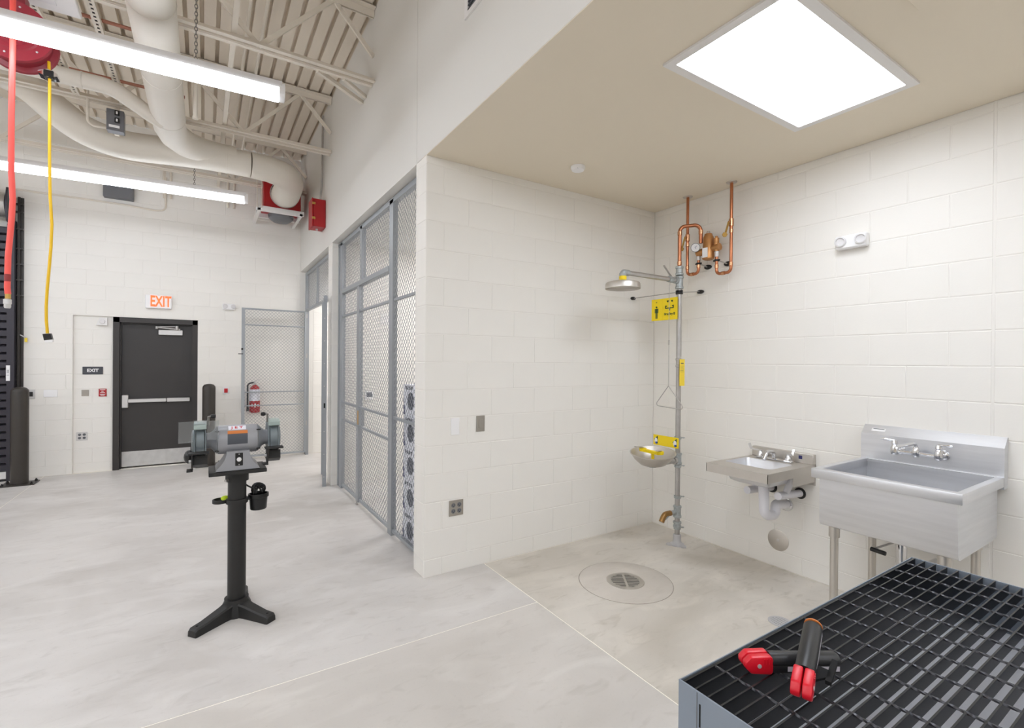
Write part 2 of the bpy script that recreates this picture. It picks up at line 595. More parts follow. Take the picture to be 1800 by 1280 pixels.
d1 = bpy.data.objects.new('door_1', None); COL.objects.link(d1)
d1.location = (-0.595, YF, 0); d1['kind'] = 'structure'
def D(bm): bmesh.ops.translate(bm, vec=(0.595, -YF, 0), verts=bm.verts); return bm
b = new()
for x0, x1 in ((-1.09, -1.02), (-0.165, -0.1)):
    y_box(b, x0, x1, 0, 2.145, YF + 0.005, YF + 0.16)
y_box(b, -1.09, -0.1, 2.075, 2.145, YF + 0.005, YF + 0.16)
for x0, x1 in ((-1.02, -1.004), (-0.181, -0.165)):
    y_box(b, x0, x1, 0, 2.075, YF + 0.06, YF + 0.1)
y_box(b, -1.02, -0.165, 2.059, 2.075, YF + 0.06, YF + 0.1)
obj('frame', D(b), MT['doorframe'], d1)
b = new(); y_box(b, -1.016, -0.169, 0.012, 2.07, YF + 0.1, YF + 0.145, 0.002)
leaf = obj('leaf', D(b), MT['door'], d1)
b = new(); y_box(b, -1.0, -0.185, 0.02, 0.235, YF + 0.0975, YF + 0.1005)
obj('kick_plate', D(b), MT['kick'], leaf, label='brushed metal kick plate')
b = new()
y_box(b, -0.995, -0.925, 0.865, 1.045, YF + 0.03, YF + 0.1, 0.006)
obj('latch_case', D(b), MT['alu'], d1, label='silver latch case')
b = new()
y_box(b, -0.93, -0.485, 0.935, 0.985, YF + 0.045, YF + 0.1, 0.006)
y_box(b, -0.478, -0.195, 0.932, 0.988, YF + 0.05, YF + 0.1, 0.006)
obj('push_bar', D(b), MT['alu'], d1, label='silver push bar')
b = new(); y_box(b, -0.58, -0.29, 1.915, 1.99, YF + 0.045, YF + 0.1, 0.004)
clo = obj('closer_body', D(b), MT['alu'], d1, label='silver door closer')
b = new()
tube(b, [(-0.32, YF + 0.05, 2.0), (-0.6, YF + 0.02, 2.02)], 0.012, 8)
cyl(b, (-0.6, YF + 0.02, 2.0), (-0.6, YF + 0.02, 2.035), 0.016, n=10)
tube(b, [(-0.6, YF + 0.02, 2.028), (-0.38, YF + 0.04, 2.04)], 0.009, 8)
cyl(b, (-0.36, YF + 0.04, 1.985), (-0.36, YF + 0.04, 2.05), 0.02, n=10)
obj('closer_arm', D(b), MT['galv'], clo)
for z in (0.25, 1.0, 1.85):
    b = new(); cyl(b, (-1.012, YF + 0.093, z), (-1.012, YF + 0.093, z + 0.11), 0.008, n=8)
    obj('hinge', D(b), MT['doorframe'], d1)

# roller shutter at the far left
d2 = bpy.data.objects.new('door_2', None); COL.objects.link(d2)
d2.location = (-3.2, YF, 0); d2['kind'] = 'structure'
def E2(bm): bmesh.ops.translate(bm, vec=(3.2, -YF, 0), verts=bm.verts); return bm
sl = new()
prism(sl, [(YF - 0.07, 0), (YF - 0.092, 0.015), (YF - 0.092, 0.082), (YF - 0.07, 0.096), (YF - 0.055, 0.096), (YF - 0.055, 0)], 'yz', -4.4, -2.06)
sme = mesh_of('slat', E2(sl), MT['slatdoor'])
z = 0.12
while z < 3.22:
    o = bpy.data.objects.new('slat', sme); COL.objects.link(o); o.parent = d2; o.location = (0, 0, z)
    z += 0.1
b = new(); y_box(b, -4.4, -2.06, 0.03, 0.12, YF - 0.1, YF - 0.04, 0.004)
obj('bottom_bar', E2(b), MT['white2'], d2, label='pale bottom bar of the shutter')
b = new(); y_box(b, -4.4, -2.06, 0.0, 0.03, YF - 0.09, YF - 0.05)
obj('bottom_seal', E2(b), MT['rubber'], d2)
b = new()
y_box(b, -2.115, -2.055, 0, 3.25, YF - 0.115, YF - 0.1)
y_box(b, -2.06, -2.045, 0, 3.3, YF - 0.13, YF - 0.02)
obj('guide_channel', E2(b), MT['slatdoor'], d2)
b = new()
y_box(b, -2.035, -2.012, 0, 3.62, YF - 0.05, YF + 0.004)
y_box(b, -2.045, -1.985, 0, 3.62, YF - 0.012, YF + 0.003)
for zz in (2.35, 2.55, 2.75, 2.95, 3.2, 3.42, 3.52):
    y_box(b, -2.09, -1.985, zz, zz + 0.016, YF - 0.06, YF)
obj('guide_angle', E2(b), MT['bollard'], d2)
b = new()
prism(b, [(YF - 0.02, 3.2), (YF - 0.3, 3.25), (YF - 0.36, 3.45), (YF - 0.3, 3.66), (YF - 0.02, 3.7)], 'yz', -2.08, -2.06)
obj('end_bracket', E2(b), MT['slatdoor'], d2)
b = new()
cyl(b, (-4.4, YF - 0.19, 3.46), (-2.09, YF - 0.19, 3.46), 0.15, n=20)
obj('curtain_roll', E2(b), MT['galv'], d2)
b = new(); y_box(b, -2.118, -2.082, 1.27, 1.465, YF - 0.118, YF - 0.115)
lb = obj('label', E2(b), MT['white'], d2, label='narrow white label on the guide')
b = new()
for i, zz in enumerate((1.40, 1.385, 1.37, 1.34)):
    y_box(b, -2.112, -2.09, zz, zz + 0.006, YF - 0.1195, YF - 0.118)
obj('print', E2(b), MT['darkprint'], lb)
# trim strip of the blocked-in bay beside the door
b = new(); box(b, -1.515, -1.509, YF - 0.004, YF + 0.03, 0, 2.15)
struct('trim_1', b, MT['block'])

# ------------------------------------------------------------------ roof joists
def joist(y, label):
    t = thing('roof_joist', label, 'joist', (XP, y, 4.15), group='roof joists')
    L0 = -6.5
    for dy in (-0.062, 0.022):
        b = new()
        box(b, L0, -0.005, dy, dy + 0.04, 0.0, 0.007)
        xx = dy + 0.04 if dy < 0 else dy
        box(b, L0, -0.005, xx - 0.006, xx, 0.007, 0.045)
        obj('bottom_chord', b, MT['steelpaint'], t)
    b = new()
    box(b, L0, -0.005, -0.07, -0.01, 0.685, 0.693)
    box(b, L0, -0.005, 0.01, 0.07, 0.685, 0.693)
    box(b, L0, -0.005, -0.018, -0.01, 0.625, 0.685)
    box(b, L0, -0.005, 0.01, 0.018, 0.625, 0.685)
    obj('top_chord', b, MT['steelpaint'], t)
    nodes = [(-0.005, 0.26), (-0.365, 0.65)]
    xx = -0.962
    up = False
    while xx > L0:
        nodes.append((xx, 0.66 if up else 0.02)); up = not up
        xx -= 0.61
    for (xa, za), (xb, zb) in zip(nodes[:-1], nodes[1:]):
        b = new()
        d = Vector((xb - xa, 0, zb - za)); n = Vector((-d.z, 0, d.x)).normalized() * 0.019
        for w in (-0.008,):
            A = [Vector((xa, w, za)), Vector((xb, w, zb))]
            vs = [A[0] + n, A[0] - n, A[1] - n, A[1] + n]
            prism(b, [(v.x, v.z) for v in vs], 'xz', -0.012, 0.012)
        obj('web_member', b, MT['steelpaint'], t)
    return t
for y, lab in ((2.75, 'cream steel roof joist over the end wall of the wash alcove'),
               (4.54, 'cream open-web roof joist meeting the partition above the cage front'),
               (6.36, 'cream open-web roof joist meeting the partition above the red box'),
               (8.12, 'cream open-web roof joist behind the large horizontal duct by far wall')):
    j = joist(y, lab)
    del j['group']
def single(name, bm, m, label, cat, group=None, sharp=38):
    return tag(obj(name, bm, m, sharp=sharp), label, cat, group)
def bar(b, p, q, w, t=None):
    p, q = Vector(p), Vector(q)
    x, y = basis(q - p)
    t = w if t is None else t
    A = [bm_v for bm_v in (b.verts.new(p + x * sx * w / 2 + y * sy * t / 2) for sx, sy in ((1, 1), (-1, 1), (-1, -1), (1, -1)))]
    B = [b.verts.new(q + x * sx * w / 2 + y * sy * t / 2) for sx, sy in ((1, 1), (-1, 1), (-1, -1), (1, -1))]
    skin(b, A, B); b.faces.new(A[::-1]); b.faces.new(B)
b = new(); bar(b, (0.83, 4.6, 4.155), (1.318, 4.92, 4.155), 0.035)
single('bracing_bar', b, MT['steelpaint'], 'slanting cream brace from joist to partition, the longer of the pair', 'brace')
b = new(); bar(b, (1.06, 4.6, 4.155), (1.318, 4.80, 4.155), 0.03)
single('bracing_bar', b, MT['steelpaint'], 'short slanting cream brace beside the longer one at the joist end', 'brace')
b = new(); bar(b, (0.2, 2.0, 4.22), (0.15, YF, 4.22), 0.04)
single('bridging_angle', b, MT['steelpaint'], 'cream bridging angle crossing on top of the joist chords', 'angle')
for x, lab in ((0.30, 'thin cream conduit under the deck next to the bridging angle'), (0.42, 'second thin cream conduit under the deck, nearer the partition')):
    b = new(); tube(b, [(x, 2.0, 4.5), (x, YF, 4.5)], 0.014, 8)
    single('conduit', b, MT['steelpaint'], lab, 'conduit')
for x, y, lab in ((-0.72, 5.0, 'punched strut channel under the roof, nearer the big round duct'), (-1.08, 5.1, 'punched strut channel under the roof, nearer the red reel')):
    t = thing('strut_channel', lab, 'strut', (x, 0, 4.14))
    b = new()
    y0, y1 = 3.9, 6.3
    box(b, -0.026, -0.009, y0, y1, 0, 0.003); box(b, 0.009, 0.026, y0, y1, 0, 0.003)
    yy = y0
    while yy < y1:
        box(b, -0.009, 0.009, yy, yy + 0.024, 0, 0.003); yy += 0.05
    box(b, -0.026, -0.023, y0, y1, 0.003, 0.04); box(b, 0.023, 0.026, y0, y1, 0.003, 0.04)
    obj('slotted_face', b, MT['steelpaint'], t)
    b = new(); box(b, -0.017, 0.017, y0, y1, 0.036, 0.0395)
    obj('back_face', b, MT['boxgrey'], t)
b = new(); tube(b, [(-6, 4.92, 4.2), (-0.30, 4.92, 4.2)], 0.014, 8)
single('copper_line', b, MT['copperline'], 'dull copper line beside the white air unit', 'pipe')
b = new(); tube(b, [(-6, 6.25, 4.36), (-0.20, 6.25, 4.36)], 0.016, 8)
single('copper_line', b, MT['copperline'], 'dull copper line above the narrow duct behind the red reel', 'pipe')

# white air unit hung between the struts
t = thing('air_unit', 'white square air unit under the roof with pale grey face', 'air unit', (-1.26, 4.3, 4.04))
b = new()
box(b, -0.36, 0.48, -0.5, 0.42, 0.012, 0.05, 0.006)
box(b, -0.3, 0.42, -0.42, 0.36, 0.05, 0.078)
obj('body', b, MT['white2'], t)
b = new(); box(b, -0.26, 0.36, -0.4, 0.32, 0.004, 0.012)
obj('face_panel', b, MT['housing'], t)

# ------------------------------------------------------------------ ducts
def seams(parent, pts, r, m):
    b = new()
    for p, d in pts:
        x, y = basis(Vector(d)); dn = Vector(d).normalized()
        p = Vector(p)
        lathe(b, p - dn * 0.006, [(r, 0), (r + 0.003, 0.001), (r + 0.003, 0.011), (r, 0.012)], dn, 28, cap=False)
    return obj('seam', b, m, parent)
t = thing('supply_duct', 'wide round cream duct running overhead away from the camera', 'duct', (-0.325, 4.5, 3.98))
b = new()
path = bend([(0, -6, 0), (0, 2.15, 0), (0.36, 2.15, 0), ], 0.3, 8)
tube(b, [(0, -6, 0), (0, 1.7, 0), (0.03, 1.87, -0.004), (0.12, 2.02, -0.01), (0.26, 2.13, -0.018), (0.45, 2.178, -0.02), (0.62, 2.18, -0.02)], 0.145, 28)
obj('pipe', b, MT['duct'], t)
seams(t, [((0, y, 0), (0, 1, 0)) for y in (-1.3, -0.45, 0.55, 1.4)], 0.145, MT['duct'])

t = thing('exhaust_duct', 'large round cream duct with an elbow into the red fan', 'duct', (0, 6.68, 3.93))
b = new()
pts = [(-1.95, 0, 0.5), (-1.75, 0, 0.45), (-1.5, 0, 0.36), (-1.3, 0, 0.16), (-1.1, 0, 0.02), (-0.9, 0, -0.04), (-0.7, 0, -0.06), (-0.4, 0, -0.03), (0.0, 0, 0), (0.45, 0, 0.0)]
sm = []
for i in range(len(pts) - 1):
    for k in range(4):
        sm.append(Vector(pts[i]).lerp(Vector(pts[i + 1]), k / 4))
sm.append(Vector(pts[-1]))
for _ in range(3):
    sm = [sm[0]] + [(sm[i - 1] + sm[i] * 2 + sm[i + 1]) / 4 for i in range(1, len(sm) - 1)] + [sm[-1]]
tube(b, sm, 0.148, 28)
obj('pipe', b, MT['duct'], t)
b = new()
el = [Vector((0.45, 0, 0))]
for k in range(1, 6):
    a = PI / 2 * k / 5
    el.append(Vector((0.52 + 0.42 * math.sin(a), 0.42 - 0.42 * math.cos(a), 0.0)))
el += [Vector((0.975, 0.95, 0.03)), Vector((0.99, 1.28, 0.105))]
tube(b, el, [0.15, 0.155, 0.16, 0.165, 0.17, 0.175, 0.18, 0.185], 28)
obj('elbow', b, MT['duct'], t, sharp=20)
seams(t, [((x, 0, 0), (1, 0, 0)) for x in (-0.25, 0.2, 0.44)], 0.148, MT['duct'])
t2 = thing('branch_duct', 'narrow round cream duct passing behind the wide duct', 'duct', (0, 5.75, 4.06))
b = new()
tube(b, bend([(-6, 0, -0.0), (-0.74, 0, 0.0), (-0.46, 0.10, -0.13), (-0.36, 0.14, -0.17)], 0.3, 6), 0.07, 22)
obj('pipe', b, MT['duct'], t2)
seams(t2, [((-1.35, 0, 0.0), (1, 0, 0)), ((-0.95, 0, 0.0), (1, 0, 0))], 0.07, MT['duct'])

# red exhaust fan on its wall shelf
t = thing('exhaust_fan', 'square red exhaust fan on white brackets under the duct elbow', 'fan', (0.98, 8.1, 3.79))
b = new(); box(b, -0.27, 0.24, -0.12, 0.28, 0.03, 0.5, 0.008)
obj('housing', b, MT['red'], t)
b = new(); lathe(b, (0.01, -0.12, 0.255), [(0.19, 0), (0.19, 0.014), (0.2, 0.014), (0.2, 0)], (0, -1, 0), 28)
obj('inlet_ring', b, MT['alu'], t)
for ya in (-0.17, 0.25):
    b = new(); box(b, -0.33, 0.28, ya, ya + 0.05, -0.03, 0.03)
    obj('shelf_rail', b, MT['white2'], t)
b = new(); box(b, -0.38, 0.24, -0.28, -0.24, -0.075, -0.035); obj('bracket', b, MT['white2'], t)
for xa in (-0.36, 0.2):
    b = new(); box(b, xa, xa + 0.04, -0.28, 0.54, -0.07, -0.032); obj('bracket', b, MT['white2'], t)
for x in (-0.36, -0.3):
    b = new(); cyl(b, (x, -0.2, -0.03), (x, -0.2, 0.9), 0.006, n=6)
    obj('hanger_rod', b, MT['steelpaint'], t)
b = new(); lathe(b, (-0.02, 0.02, -0.03), [(0.18, 0), (0.17, -0.05), (0.12, -0.09), (0.1, -0.1)], (0, 0, 1), 24)
obj('motor_cover', b, MT['boxgrey'], t)
b = new()
for k in range(4):
    tube(b, [(0.36 + 0.012 * k, -0.1 + 0.05 * math.cos(a), 0.0 + 0.07 * math.sin(a)) for a in [2 * PI * i / 12 for i in range(12)]], 0.008, 6, closed=True)
tube(b, [(0.37, -0.1, 0.06), (0.375, -0.08, 0.3), (0.36, -0.05, 0.55)], 0.008, 6)
obj('cable_coil', b, MT['rubber'], t)

# red control box on the partition
t = thing('control_box', 'red steel control box with latches high on the partition wall', 'box', (XP, 6.78, 3.3))
b = new(); box(b, -0.155, -0.002, -0.12, 0.12, 0, 0.36, 0.004)
obj('body', b, MT['red'], t)
b = new(); box(b, -0.172, -0.157, -0.125, 0.125, -0.005, 0.365, 0.003)
obj('door', b, MT['red'], t)
for z in (0.09, 0.28):
    b = new(); box(b, -0.17, -0.13, -0.132, -0.12, z, z + 0.03, 0.003)
    obj('latch', b, MT['brass'], t)
b = new(); cyl(b, (-0.09, 0, 0), (-0.09, 0, -0.02), 0.015, n=10)
obj('cable_gland', b, MT['alu'], t)
b = new(); tube(b, bend([(-0.05, 0, 0.36), (-0.03, 0, 0.6), (-0.025, -0.02, 1.5)], 0.3, 5), 0.013, 8)
obj('conduit', b, MT['galv'], t, label='grey conduit rising from the box')

# grey boxes high up
t = thing('disconnect_box', 'grey electrical box with two black switches hung below the roof', 'electrical box', (-0.785, 6.3, 3.87))
b = new(); box(b, -0.07, 0.07, 0, 0.1, 0, 0.215, 0.004)
obj('body', b, MT['boxgrey'], t)
for z in (0.08, 0.155):
    b = new(); box(b, -0.005, 0.035, -0.014, 0, z, z + 0.05, 0.003)
    sw = obj('switch', b, MT['gloss_black'], t)
    b = new(); box(b, 0.008, 0.022, -0.024, -0.014, z + 0.01, z + 0.035)
    obj('toggle', b, MT['white'], sw)
b = new(); box(b, -0.05, 0.035, -0.002, 0, 0.03, 0.055)
obj('label', b, MT['white'], t)
b = new(); tube(b, bend([(-0.07, 0.05, 0.03), (-0.22, 0.05, 0.02), (-0.22, 0.05, 0.5)], 0.06, 5), 0.012, 8)
obj('conduit', b, MT['steelpaint'], t)
b = new(); box(b, -0.02, 0.02, 0.1, 0.14, 0, 0.5)
obj('hanger', b, MT['steelpaint'], t)
b = new(); box(b, -1.193, -0.863, YF - 0.1, YF - 0.002, 3.78, 3.97, 0.006)
single('junction_box', b, MT['boxgrey'], 'flat grey junction box on the far wall behind the lower tube light', 'electrical box')
b = new()
tube(b, bend([(-2.1, YF - 0.02, 3.72), (-1.0, YF - 0.02, 3.72), (-0.62, YF - 0.02, 3.70), (-0.5, YF - 0.02, 3.72), (-0.5, YF - 0.02, 4.2)], 0.1, 6), 0.012, 8)
single('conduit', b, MT['steelpaint'], 'cream conduit running along the far wall below the grey junction box', 'conduit')
for k, (x, lab) in enumerate(((-0.52, 'leftmost'), (-0.44, 'second'), (0.28, 'third'), (0.36, 'rightmost'))):
    b = new(); tube(b, [(x, YF - 0.02, 3.9), (x, YF - 0.02, 4.8)], 0.016, 8)
    single('riser_conduit', b, MT['steelpaint'], 'cream conduit rising on far wall behind the big duct, ' + lab + ' of four', 'conduit')

# ------------------------------------------------------------------ lighting
def linear_light(name, x_end, y, z, label, group=None):
    t = thing(name, label, 'light', (x_end, y, z))
    if group: t['group'] = group
    L = 2.44
    b = new()
    prism(b, [(-0.066, 0.06), (0.066, 0.06), (0.066, 0.09), (0.056, 0.115), (-0.056, 0.115), (-0.066, 0.09)], 'yz', -L + 0.02, -0.02)
    obj('housing', b, MT['housing'], t)
    b = new()
    prism(b, [(-0.066, 0.0598), (-0.073, 0.05), (-0.068, 0.02), (-0.046, 0.0), (0.046, 0.0), (0.068, 0.02), (0.073, 0.05), (0.066, 0.0598)], 'yz', -L + 0.04, -0.04)
    obj('diffuser', b, MT['tube'], t)
    for a in (-L, -0.04):
        b = new()
        prism(b, [(-0.073, 0.06), (-0.069, 0.02), (-0.047, 0.004), (0.047, 0.004), (0.069, 0.02), (0.073, 0.06), (0.058, 0.098), (-0.058, 0.098)], 'yz', a, a + 0.04)
        obj('end_cap', b, MT['white'], t)
    return t
def chain(t, x, z0, z1):
    b = new()
    z = z0; k = 0
    while z < z1 and k < 60:
        pts = []
        for i in range(8):
            a = 2 * PI * i / 8
            u, v = 0.009 * math.cos(a), 0.017 * math.sin(a)
            pts.append((x + (u if k % 2 else 0), (0 if k % 2 else u), z + v))
        tube(b, pts, 0.0028, 5, closed=True)
        z += 0.026; k += 1
    obj('hanging_chain', b, MT['chain'], t)
lt = linear_light('linear_light', 0.492, 3.995, 3.505, 'bright suspended tube light, the nearer and higher in view')
lt.rotation_euler.z = -0.06
chain(lt, -0.56, 0.118, 0.66)
lt2 = linear_light('linear_light', 0.436, 6.842, 3.505, 'bright suspended tube light by the far wall above the dark door')
lt2.rotation_euler.z = -0.08
chain(lt2, -0.56, 0.118, 0.66)
b = new(); cyl(b, (-0.09, 5.3, 3.78), (-0.09, 5.3, 4.84), 0.018, n=10)
cyl(b, (-0.09, 5.3, 3.76), (-0.09, 5.3, 3.78), 0.024, n=10)
single('hanger_pipe', b, MT['steelpaint'], 'cream vertical pipe hanger beside the chain under the roof', 'hanger')
# unseen copies of the fixture, added to brighten the shop evenly
for x, y in ((-3.2, 5.3), (-3.2, 2.6), (-6.2, 5.3), (-6.2, 2.6), (-0.9, 1.75), (-3.2, -0.5), (-6.2, -2.2), (-0.9, 0.6), (-3.2, 4.17), (-3.2, 7.15), (-3.2, 1.1), (0.45, -2.2), (-3.2, -2.2), (-6.2, 7.15), (-6.2, 4.17), (-6.2, 1.1), (0.45, -0.5), (0.45, 2.4 - 6.2)):
    dup(lt2, (x, y, 3.56), 'added tube light out of view, brightening the shop', 'added fill lights outside the view')

t = thing('ceiling_panel_light', 'large lit rectangular panel light in the alcove ceiling', 'light', (2.51, 1.302, HC))
b = new()
fx, fy, w = 0.615, 0.315, 0.045
for x0, x1, y0, y1 in ((-fx, fx, -fy, -fy + w), (-fx, fx, fy - w, fy), (-fx, -fx + w, -fy + w, fy - w), (fx - w, fx, -fy + w, fy - w)):
    box(b, x0, x1, y0, y1, -0.012, -0.0005)
obj('frame', b, MT['white2'], t)
b = new(); box(b, -fx + w, fx - w, -fy + w, fy - w, -0.006, -0.001)
obj('diffuser', b, MT['panel'], t)
dup(t, (2.51, -0.7, HC), 'added unseen panel light in the alcove ceiling beside the camera')  # out-of-view copy added to brighten the alcove end wall and ceiling
dup(t, (2.51, -2.7, HC), 'added unseen panel light in the alcove ceiling well behind the camera')  # another added copy, lifting the alcove from farther back
b = new(); box(b, 2.0, 2.48, 0.31, 0.79, HC - 0.012, HC - 0.0005, 0.002)
single('access_panel', b, MT['soffit'], 'square beige access panel in ceiling near the panel light', 'panel')
t = thing('smoke_detector', 'small white round detector on the alcove ceiling', 'detector', (2.356, 2.804, HC))
b = new(); lathe(b, (0, 0, 0), [(0.055, -0.001), (0.055, -0.014), (0.045, -0.03), (0.02, -0.034), (0, -0.034)], (0, 0, 1), 24)
obj('body', b, MT['white'], t)
b = new(); cyl(b, (-0.026, -0.03, -0.024), (-0.028, -0.036, -0.024), 0.006, n=8)
obj('sensor', b, MT['darkprint'], t)
for (x, y, g) in ((2.6, 4.85, 0), (2.6, 7.6, 1)):
    t = thing('store_panel_light', 'lit ceiling panel in the caged store, ' + ('nearer room' if g == 0 else 'farther room'), 'light', (x, y, 3.03))
    b = new(); box(b, -0.6, 0.6, -0.3, 0.3, -0.01, -0.001)
    obj('diffuser', b, MT['cagelamp'], t)

# ------------------------------------------------------------------ woven wire cage fronts
XC = 1.42
def wire_panel(parent, p0, du, w, h, pitch=0.058, r=0.0022, thick=0.004):
    """diamond wire between p0 and p0+du*w, height h; one joined mesh"""
    b = new()
    du = Vector(du).normalized(); up = Vector((0, 0, 1)); nn = du.cross(up)
    p0 = Vector(p0)
    for sgn in (1, -1):
        s = -h
        while s < w:
            # line u = s + z (sgn>0) or u = w - s - z
            z0 = max(0, -s); z1 = min(h, w - s)
            if z1 > z0 + 0.005:
                ua, ub = s + z0, s + z1
                if sgn < 0: ua, ub = w - ua, w - ub
                a = p0 + du * ua + up * z0 + nn * (r * 0.8 * sgn)
                c = p0 + du * ub + up * z1 + nn * (r * 0.8 * sgn)
                cyl(b, a, c, r, n=4, cap=False)
            s += pitch
    return obj('wire_mesh', b, MT['mesh'], parent, sharp=None, stuff=True)

cage = thing('wire_cage', 'grey woven wire cage front with transom and sliding gate between block piers', 'cage', (XC, 3.44, 0))
def cb(name, y0, y1, z0, z1, x0=-0.02, x1=0.03, bev=0.002, m='cage', parent=cage, label=None):
    b = new(); box(b, x0, x1, y0 - 3.44, y1 - 3.44, z0, z1, bev)
    return obj(name, b, MT[m], parent, label=label)
# posts and stiles (channel sections: web + lips)
def channel(name, yc, w, z0, z1, parent=cage, y_off=3.44, depth=0.045):
    b = new()
    y0, y1 = yc - w / 2 - y_off, yc + w / 2 - y_off
    box(b, -0.022, -0.016, y0, y1, z0, z1)
    box(b, -0.016, -0.022 + depth, y0, y0 + 0.004, z0, z1)
    box(b, -0.016, -0.022 + depth, y1 - 0.004, y1, z0, z1)
    return obj(name, b, MT['cage'], parent)
channel('post', 6.12, 0.10, 0.0, 3.0)
channel('post', 4.235, 0.10, 0.0, 3.0)
channel('post', 6.245, 0.045, 0.0, 3.0)
channel('gate_stile', 5.335, 0.085, 0.02, 2.38)
channel('mullion', 5.23, 0.07, 2.42, 3.0)
cb('top_rail', 3.5, 6.268, 2.965, 3.015, -0.022, 0.03)
cb('transom_rail', 4.285, 6.07, 2.37, 2.42, -0.03, 0.03)
for z in (2.1, 1.05, 0.84):
    for y0, y1 in ((5.38, 6.07), (4.285, 5.29)):
        cb('mid_rail', y0, y1, z - 0.012, z + 0.012, -0.012, 0.012)
for z in (2.1, 1.05):
    cb('mid_rail', 3.45, 4.185, z - 0.012, z + 0.012, -0.012, 0.012)
    cb('mid_rail', 6.17, 6.222, z - 0.012, z + 0.012, -0.012, 0.012)
for y0, y1 in ((5.38, 6.07), (4.285, 5.29), (3.45, 4.185)):
    cb('bottom_rail', y0, y1, 0.03, 0.06, -0.015, 0.015)
cb('lock_case', 5.24, 5.29, 0.85, 1.04, -0.03, 0.03, m='cage')
cb('lock_plate', 5.25, 5.285, 0.87, 1.02, -0.036, -0.031, m='tan', label='tan label on the lock case')
b = new(); cyl(b, (-0.03, 5.3 - 3.44, 0.03), (-0.03, 5.3 - 3.44, -0.0), 0.008, n=8); box(b, -0.04, -0.02, 5.28 - 3.44, 5.32 - 3.44, 0.0, 0.01)
obj('drop_bolt', b, MT['galv'], cage)
for y, w, z0, h in ((6.17, 0.05, 0.0, 2.98), (5.38, 0.69, 0.05, 2.33), (4.285, 1.005, 0.05, 2.33), (4.285, 0.91, 2.42, 0.55), (5.265, 0.805, 2.42, 0.55), (3.45, 0.735, 0.05, 2.92)):
    wire_panel(cage, (0, y - 3.44, z0), (0, 1, 0), w, h)

tr = thing('transom_panel', 'grey wire transom panel over the open cage gate', 'cage', (XC, 6.5, 0))
def tb(name, y0, y1, z0, z1, x0=-0.02, x1=0.02):
    b = new(); box(b, x0, x1, y0 - 6.5, y1 - 6.5, z0, z1, 0.002); return obj(name, b, MT['cage'], tr)
tb('top_rail', 6.5, 8.63, 2.96, 3.01); tb('bottom_rail', 6.5, 8.63, 2.37, 2.41); tb('mullion', 7.68, 7.72, 2.41, 2.96)
channel('post', 8.585, 0.1, 0.0, 3.0, tr, 6.5)
wire_panel(tr, (0, 0, 2.41), (0, 1, 0), 2.05, 0.55, 0.045)
gp = thing('cage_gate', 'open grey wire gate standing flat before the far wall, extinguisher behind', 'gate', (1.39, 8.46, 0))
def gb(name, x0, x1, z0, z1, y0=-0.02, y1=0.02):
    b = new(); box(b, x0, x1, y0, y1, z0, z1, 0.002); return obj(name, b, MT['cage'], gp)
W = 0.925
gb('latch_stile', -W, -W + 0.045, 0.06, 2.36); gb('hinge_stile', -0.03, -0.005, 0.06, 2.36)
gb('top_rail', -W + .045, -0.03, 2.335, 2.36, -0.015, .015); gb('bottom_rail', -W + .045, -0.03, 0.06, 0.085, -0.015, .015)
for z in (2.1, 1.06, 0.85): gb('mid_rail', -W + .045, -0.03, z - 0.009, z + 0.009, -0.009, 0.009)
wire_panel(gp, (-W + 0.045, 0, 0.085), (1, 0, 0), W - 0.075, 2.25, 0.05, 0.0017)
b = new(); box(b, -W - 0.045, -W + 0.02, -0.03, -0.02, 1.645, 1.657); box(b, -W - 0.006, -W + 0.02, -0.03, -0.02, 1.71, 1.74)
obj('latch', b, MT['black'], gp)
for z in (0.5, 1.6, 2.25):
    b = new(); box(b, -0.005, 0.012, -0.012, 0.012, z, z + 0.07)
    obj('hinge', b, MT['galv'], gp)
ga = thing('cage_gate', 'narrow grey gate leaf seen edge-on in front of the block pier', 'gate', (1.245, 6.262, 0), -0.165)
b = new(); box(b, -0.006, 0.0, 0, 0.05, 0.0, 2.36); box(b, -0.0225, 0.0225, -0.004, 0.0, 0.0, 2.36)
obj('end_stile', b, MT['cage'], ga)
b = new()
z = 0.12
while z < 2.35:
    cyl(b, (-0.006, -0.0042, z), (-0.006, -0.007, z), 0.006, n=8); z += 0.28
obj('rivets', b, MT['alu'], ga, stuff=True)
b = new(); box(b, -0.012, 0.006, -0.0055, -0.004, 0.97, 1.03); obj('lock_slot', b, MT['void'], ga)
for z in (2.345, 2.1, 1.06, 0.85, 0.03):
    b = new(); box(b, 0.002, 0.014, 0.05, 0.7, z - 0.01, z + 0.01); obj('mid_rail', b, MT['cage'], ga)
wire_panel(ga, (0.008, 0.05, 0.04), (0, 1, 0), 0.65, 2.3, 0.05, 0.0017)
b = new(); box(b, -0.02, 0.02, 0.70, 0.74, 0.0, 2.36); obj('hinge_stile', b, MT['cage'], ga)

